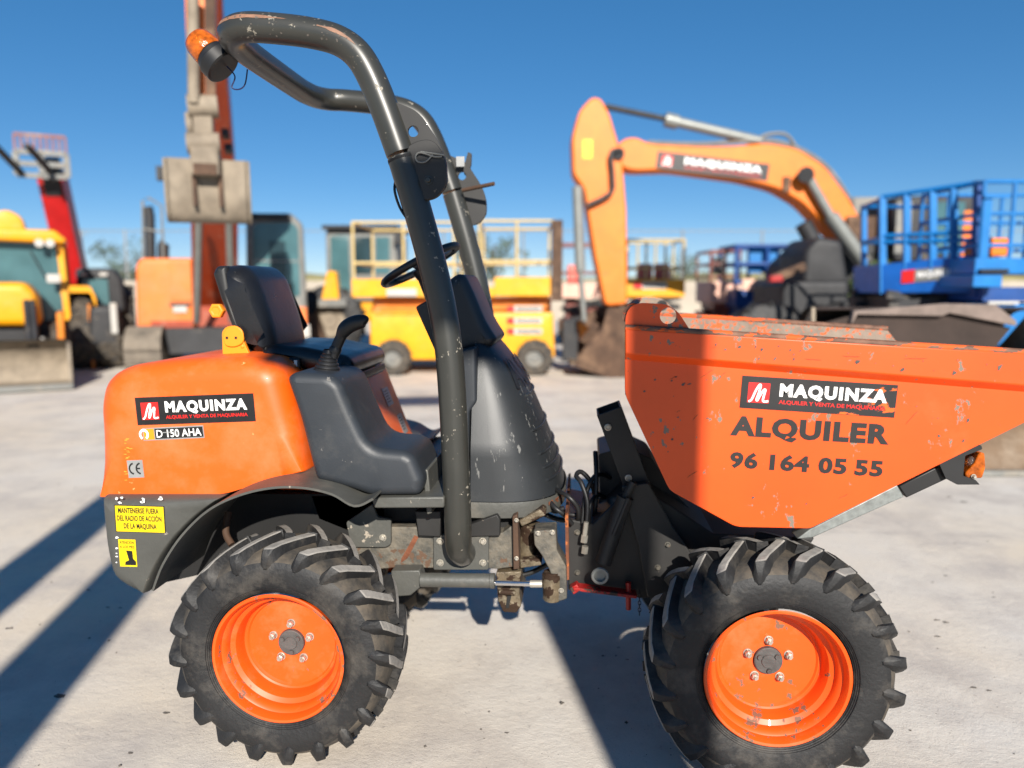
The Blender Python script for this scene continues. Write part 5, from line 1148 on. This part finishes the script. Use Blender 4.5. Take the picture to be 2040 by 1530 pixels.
M = Mach('scissor_lift', 'bright blue scissor lift at the picture edge with an orange box on its platform', 'scissor lift', 2010, 8.2, LIFTS); o = M.o
M.rect(MB(), 1944, 514, 2200, 546, 0, 1.3).build('platform', 'blue_paint', o, 0, bevel=.01)
M.rect(MB(), 1940, 548, 1996, 572, -.1, 1.0).build('step_box', 'blue_paint', o, 0, bevel=.01); M.rect(MB(), 1954, 536, 2010, 544, -.05, 0.).build('deck_slot', 'recess_black', o, 0)
rails(M, 1962, 2190, 362, 514, .03, 1.25, 'blue_paint', 5, .022)
M.rect(MB(), 1962, 388, 1968, 514, -.0, .05).build('gate_post', 'blue_paint', o, 0); M.rect(MB(), 1962, 388, 2012, 394, -.03, .02).build('gate_bar', 'blue_paint', o, 0)
M.rect(MB(), 1964, 474, 2008, 510, .3, .7).build('control_box', 'amber_orange', o, 0, bevel=.02)
M.rect(MB(), 1960, 572, 2180, 600, .1, 1.2).build('arm_stack', 'navy_paint', o, 0)
M.rect(MB(), 1970, 600, 2030, 606, -.05, .02).build('arm_label', 'white_paint', o, 0)
M.rect(MB(), 1950, 606, 2200, 690, 0, 1.3).build('chassis', 'blue_paint', o, 0, bevel=.03)
for xx in (2000, 2150):
    for dy in (-.1, 1.3): bgwheel(o, (M.q(xx, 720, dy).x, dy, .26), .26, .22, (0, 1, 0))

# ---- loose loader bucket behind the skip
M = Mach('loader_bucket', 'big loose steel loader bucket with dark hollow standing on the ground behind the skip', 'bucket', 1880, 5.9); o = M.o
xL, xR = M.q(1660, 800, 0).x, M.q(2120, 800, 0).x; zt1 = M.q(1700, 612, 0.5).z
b0, b1 = M.q(1680, 618, .5), M.q(1862, 604, .5); b2, b3, b4 = M.q(1960, 606, .5), M.q(2032, 640, .3), M.q(2030, 700, .1)
sheetp = [(0, .05), (-.02, .18), (.18, .34), (.5, .62), (.72, .95)]
# back shell (curved) behind a dark plate that stands in for the hollow's shade
pro = spline([Vector((0, y, z)) for y, z in ((.0, .03), (.55, .1), (.9, .4), (.95, .85), (.75, zt1 - .1), (.5, zt1 - .02))], 5)
v = []; n = len(pro)
for x in (xL, xR):
    for q in pro: v.append((x, q.y, q.z))
for x in (xL, xR):
    for q in pro: v.append((x, q.y + .03, q.z + .02))
MB().add(v, [(i, i + 1, n + i + 1, n + i) for i in range(n - 1)] + [(2 * n + i, 3 * n + i, 3 * n + i + 1, 2 * n + i + 1) for i in range(n - 1)] + [(n - 1, 2 * n - 1, 4 * n - 1, 3 * n - 1)]).build('bucket_shell', 'bucket_inside_shaded', o, 50)
MB().prism([(b0.x, b0.z - .12), (b0.x + .02, b0.z), (b1.x, b1.z), (b2.x, b2.z), (b3.x, b3.z), (b3.x, b3.z - .04), (M.q(1870, 628, .5).x, M.q(1870, 622, .5).z), (b1.x - .02, M.q(1862, 628, .5).z), (b0.x + .05, b0.z - .03)], .34, .40).build('spill_guard', 'spill_steel', o, 0, bevel=.004)
MB().prism([(xL, zt1 - .15), (b0.x, b0.z - .05), (b1.x, b1.z - .07), (b3.x, b3.z - .06), (b4.x, b4.z), (xR, b4.z - .05), (xR, M.q(2000, 850, 0.4).z), (xL, M.q(1800, 850, .4).z)], .402, .44).build('hollow_shade_plate', 'bucket_inside_shaded', o, 0)
slt = M.q(1900, 852, 0)
MB().add([(xL, -.0, .03), (xR, -.0, .03), (xR, .40, slt.z + .02), (xL, .40, slt.z + .02), (xL, .05, .02), (xR, .05, .02), (xR, .45, slt.z), (xL, .45, slt.z)], [(0, 1, 2, 3), (7, 6, 5, 4), (0, 4, 5, 1), (3, 2, 6, 7)]).build('bucket_lip', 'bucket_lip', o, 0)
MB().box(xL, xR, -.04, .03, .008, .05).build('cutting_edge', 'machine_grey', o, 0)
for x in (xL - .03, xR): MB().add([(x + t, y, z) for t in (0, .03) for y, z in ((0, .02), (.9, .3), (.95, .9), (.45, zt1), (.35, .6))], [(0, 1, 2, 3, 4), (9, 8, 7, 6, 5)] + [(i, (i + 1) % 5, (i + 1) % 5 + 5, i + 5) for i in range(5)]).build('bucket_cheek', 'steel_dusty', o, 0)

# ---- wall, fence, bank, trees
M = Mach('concrete_wall', 'long pale concrete boundary wall at the back of the yard', 'wall', 1300, 34); o = M.o
w0, w1 = M.q(-400, 600, 0).x, M.q(2500, 600, 0).x
MB().box(w0, w1, 0, .25, 0, 1.75).build('wall_panel', 'concrete_wall', o, 0)
mb = MB(); x = w0
while x < w1: mb.box(x, x + .05, -.012, .0, 0, 1.75); x += 2.4
mb.build('panel_joints', 'track_steel', o, 0)
M2 = Mach('chainlink_fence', 'tall wire mesh fence on thin posts standing behind the pale wall', 'fence', 1300, 34.6); o2 = M2.o
MB().add([(w0, 0, 0), (w1, 0, 0), (w1, 0, 4.0), (w0, 0, 4.0)], [(0, 1, 2, 3)]).build('wire_mesh', 'chain_mesh', o2, 0, fix=False)
x = w0; k = 0
while x < w1:
    MB().tube([(x, 0, 0), (x, 0, 4.05)], .045, 8).build('post', 'fence_steel', o2, 40); x += 3.6; k += 1
MB().tube([(w0, 0, 4.0), (w1, 0, 4.0)], .025, 6).build('top_rail', 'fence_steel', o2, 40)
bank = MB(); nx = 120; vv = []
for j, (y, h) in enumerate(((46, 0), (52, 1.9), (62, 2.5), (90, 2.3), (200, 1.5))):
    for i in range(nx + 1): vv.append((-220 + 440 * i / nx, y + 2 * math.sin(i * .7 + j), h * (1 + .18 * math.sin(i * .37 + j) + random.uniform(-.08, .08))))
bank.add(vv, [(j * (nx + 1) + i, j * (nx + 1) + i + 1, (j + 1) * (nx + 1) + i + 1, (j + 1) * (nx + 1) + i) for j in range(4) for i in range(nx)])
bank.build('terrain', 'dry_grass', None, 60)['kind'] = 'structure'
def tree(px, Dd, h, w, label, seedv, name='tree'):
    rr = random.Random(seedv); M = Mach(name, label, 'tree' if name == 'tree' else 'shrub', px, Dd, None); o = M.o
    if name == 'tree':
        tk = MB().tube(spline([Vector((0, 0, 0)), Vector((.08, .02, h * .25)), Vector((-.05, 0, h * .5)), Vector((.02, 0, h * .75))], 4), [.16 - .009 * i for i in range(13)], 8)
        for k in range(5):
            a = rr.uniform(0, 6.28); tk.tube([(0, 0, h * (.3 + .08 * k)), (w * .3 * math.cos(a), w * .3 * math.sin(a), h * (.5 + .08 * k))], [.06, .02], 6)
        tk.build('trunk', 'bark', o, 40)
    mb = MB()
    cl = [(Vector((rr.gauss(0, w * .22), rr.gauss(0, w * .2), h * rr.uniform(.35 if name == 'tree' else .1, .92))), rr.uniform(.12, .26) * w) for _ in range(16)]
    for c, r_ in cl:
        for k in range(70):
            d = Vector((rr.gauss(0, 1), rr.gauss(0, 1), rr.gauss(0, .8))).normalized() * r_ * rr.uniform(.5, 1.05); p = c + d; s_ = rr.uniform(.06, .13) * max(1, h / 4)
            u = Vector((rr.gauss(0, 1), rr.gauss(0, 1), rr.gauss(0, 1))).normalized(); w_ = u.cross(d.normalized() + Vector((.01, .02, .03))).normalized()
            mb.add([p - u * s_, p + w_ * s_ * .45, p + u * s_, p - w_ * s_ * .45], [(0, 1, 2, 3)])
    mb.build('crown', 'leaf', o, 0, fix=False)
tree(985, 44, 5.2, 3.4, 'small olive green tree seen through the rails of the big yellow lift', 1)
tree(935, 46, 4.2, 2.6, 'low bushy tree peeping past the far roll bar post', 2)
tree(1335, 50, 3.4, 3.6, 'round low tree on the bank behind the small yellow lift', 3)
tree(262, 40, 4.0, 2.8, 'dark tree between the tractor and the left excavator', 4)
tree(1745, 12.6, 1.9, 1.5, 'leafy green shrub left of the blue scissor lift', 5, 'shrub')
M = Mach('utility_pole', 'thin grey utility pole rising behind the dark tractor', 'pole', 178, 38)
MB().tube([(0, 0, 0), (0, 0, 4.3)], [.09, .06], 8).build('pole_shaft', 'fence_steel', M.o, 40); MB().bar((-.35, 0, 4.1), (.35, 0, 4.1), .05).build('crossarm', 'fence_steel', M.o, 0)
def drum(px, Dd, m, label):
    M = Mach('oil_drum', label, 'drum', px, Dd); M.o
    MB().lathe([(0, .28), (.02, .29), (.3, .285), (.31, .3), (.33, .285), (.6, .285), (.61, .3), (.63, .285), (.86, .29), (.88, .28), (.87, .27), (.87, 0)], (0, 0, 0), (0, 0, 1), 24).build('drum_body', m, M.o, 40)
    MB().lathe([(.871, .04), (.89, .04), (.89, 0)], (.12, 0, 0), (0, 0, 1), 10).build('bung', 'machine_grey', M.o, 40)
drum(1404, 19.5, 'drum_pink', 'salmon pink drum standing against the pale wall beside the maroon lift')
drum(1444, 20.5, 'blue_paint', 'blue drum under the maroon scissor lift')

# ---- added portal, out of view: stands in for unseen machinery that throws the shadow bands
off = lambda p, Dd: EYE.xy.to_3d() + RT * ((p + Dd * 0) / 1) + FH * Dd
sdir = Vector((LD.x, LD.y, 0)).normalized(); sper = Vector((sdir.y, -sdir.x, 0))
G0 = Vector((EYE.x, EYE.y, 0)) - sdir * 3.0
pt = empty('added_shadow_portal', G0 + sper * .78, math.atan2(sper.y, sper.x)); tag(pt, 'added stand-in for unseen machinery behind the camera, shaped to cast the shadow bands', 'shadow caster')
MB().box(.875 - .78, .925 - .78, -.1, .1, .021, 3.26).build('shadow_column_widener', 'machine_grey', pt, 0, bevel=.005)  # added to widen the shadow low down on the front tyre
for c0, c1, hh in ((-1.56, -1.21, 6.6), (-2.11, -1.80, 6.6), (.655, .875, 6.6)):
    MB().box(c0 - .78, c1 - .78, -.12, .12, .02, hh).box(c0 - .88, c1 - .68, -.22, .22, 0, .021).build('shadow_column', 'machine_grey', pt, 0, bevel=.005)
MB().box(-3.3, .3, -.12, .12, 6.6, 6.9).build('added_cross_beam', 'machine_grey', pt, 0, bevel=.005)
MB().box(-.42 - .78, .655 - .78, -.1, .1, 4.18, 4.6).build('shadow_arm', 'machine_grey', pt, 0, bevel=.005)  # added to shade the roll bar post and cowl top

# ---- loose stones on the ground
st = MB(); rr = random.Random(9)
for k in range(900):
    Dd = 1.6 + 9 * rr.random() ** 1.8; xx = rr.uniform(-.75, .75) * Dd * 1.0; p = EYE.xy.to_3d() + RT * xx + FH * Dd; r_ = .0015 + .006 * rr.random() ** 5 * (1 if k % 40 else 1.6)
    v = [p + Vector((r_ * rr.uniform(.7, 1.3) * a, r_ * rr.uniform(.7, 1.5) * b, r_ * .5 * c + r_ * .3)) for a, b, c in ((1, 0, 0), (-1, 0, 0), (0, 1, 0), (0, -1, 0), (0, 0, 1.2), (0, 0, -1))]
    st.add(v, [(0, 2, 4), (2, 1, 4), (1, 3, 4), (3, 0, 4), (2, 0, 5), (1, 2, 5), (3, 1, 5), (0, 3, 5)])
for a, b, r_ in ((118, 1386, .02), (176, 1175, .012), (215, 1210, .008), (240, 1211, .008), (20, 1252, .016), (1232, 1290, .006), (1250, 1314, .006), (1618, 1438, .022), (1640, 1446, .014), (1865, 1235, .012), (1885, 1240, .014), (1940, 1370, .013), (1970, 1376, .009), (1868, 1268, .01), (1885, 1147, .01), (1980, 1190, .008), (1700, 1010, .012), (1920, 1000, .02), (1890, 990, .016), (330, 1420, .01), (260, 1500, .008), (1010, 1460, .006)):
    d = ray(a, b); p = EYE + d * (-EYE.z / d.z); n = 9; rs_ = [r_ * rr.uniform(.5, 1.2) for _ in range(n)]
    v = [p + Vector((rs_[j] * 1.5 * math.cos(6.283 * j / n), rs_[j] * .8 * math.sin(6.283 * j / n), .0006)) for j in range(n)] + [p + Vector((0, 0, r_ * .3))]
    st.add(v, [(j, (j + 1) % n, n) for j in range(n)])
so_ = st.build('loose_gravel', 'stone', None, 0, fix=False); tag(so_, 'tiny loose stones scattered over the dusty ground', 'gravel', kind='stuff')
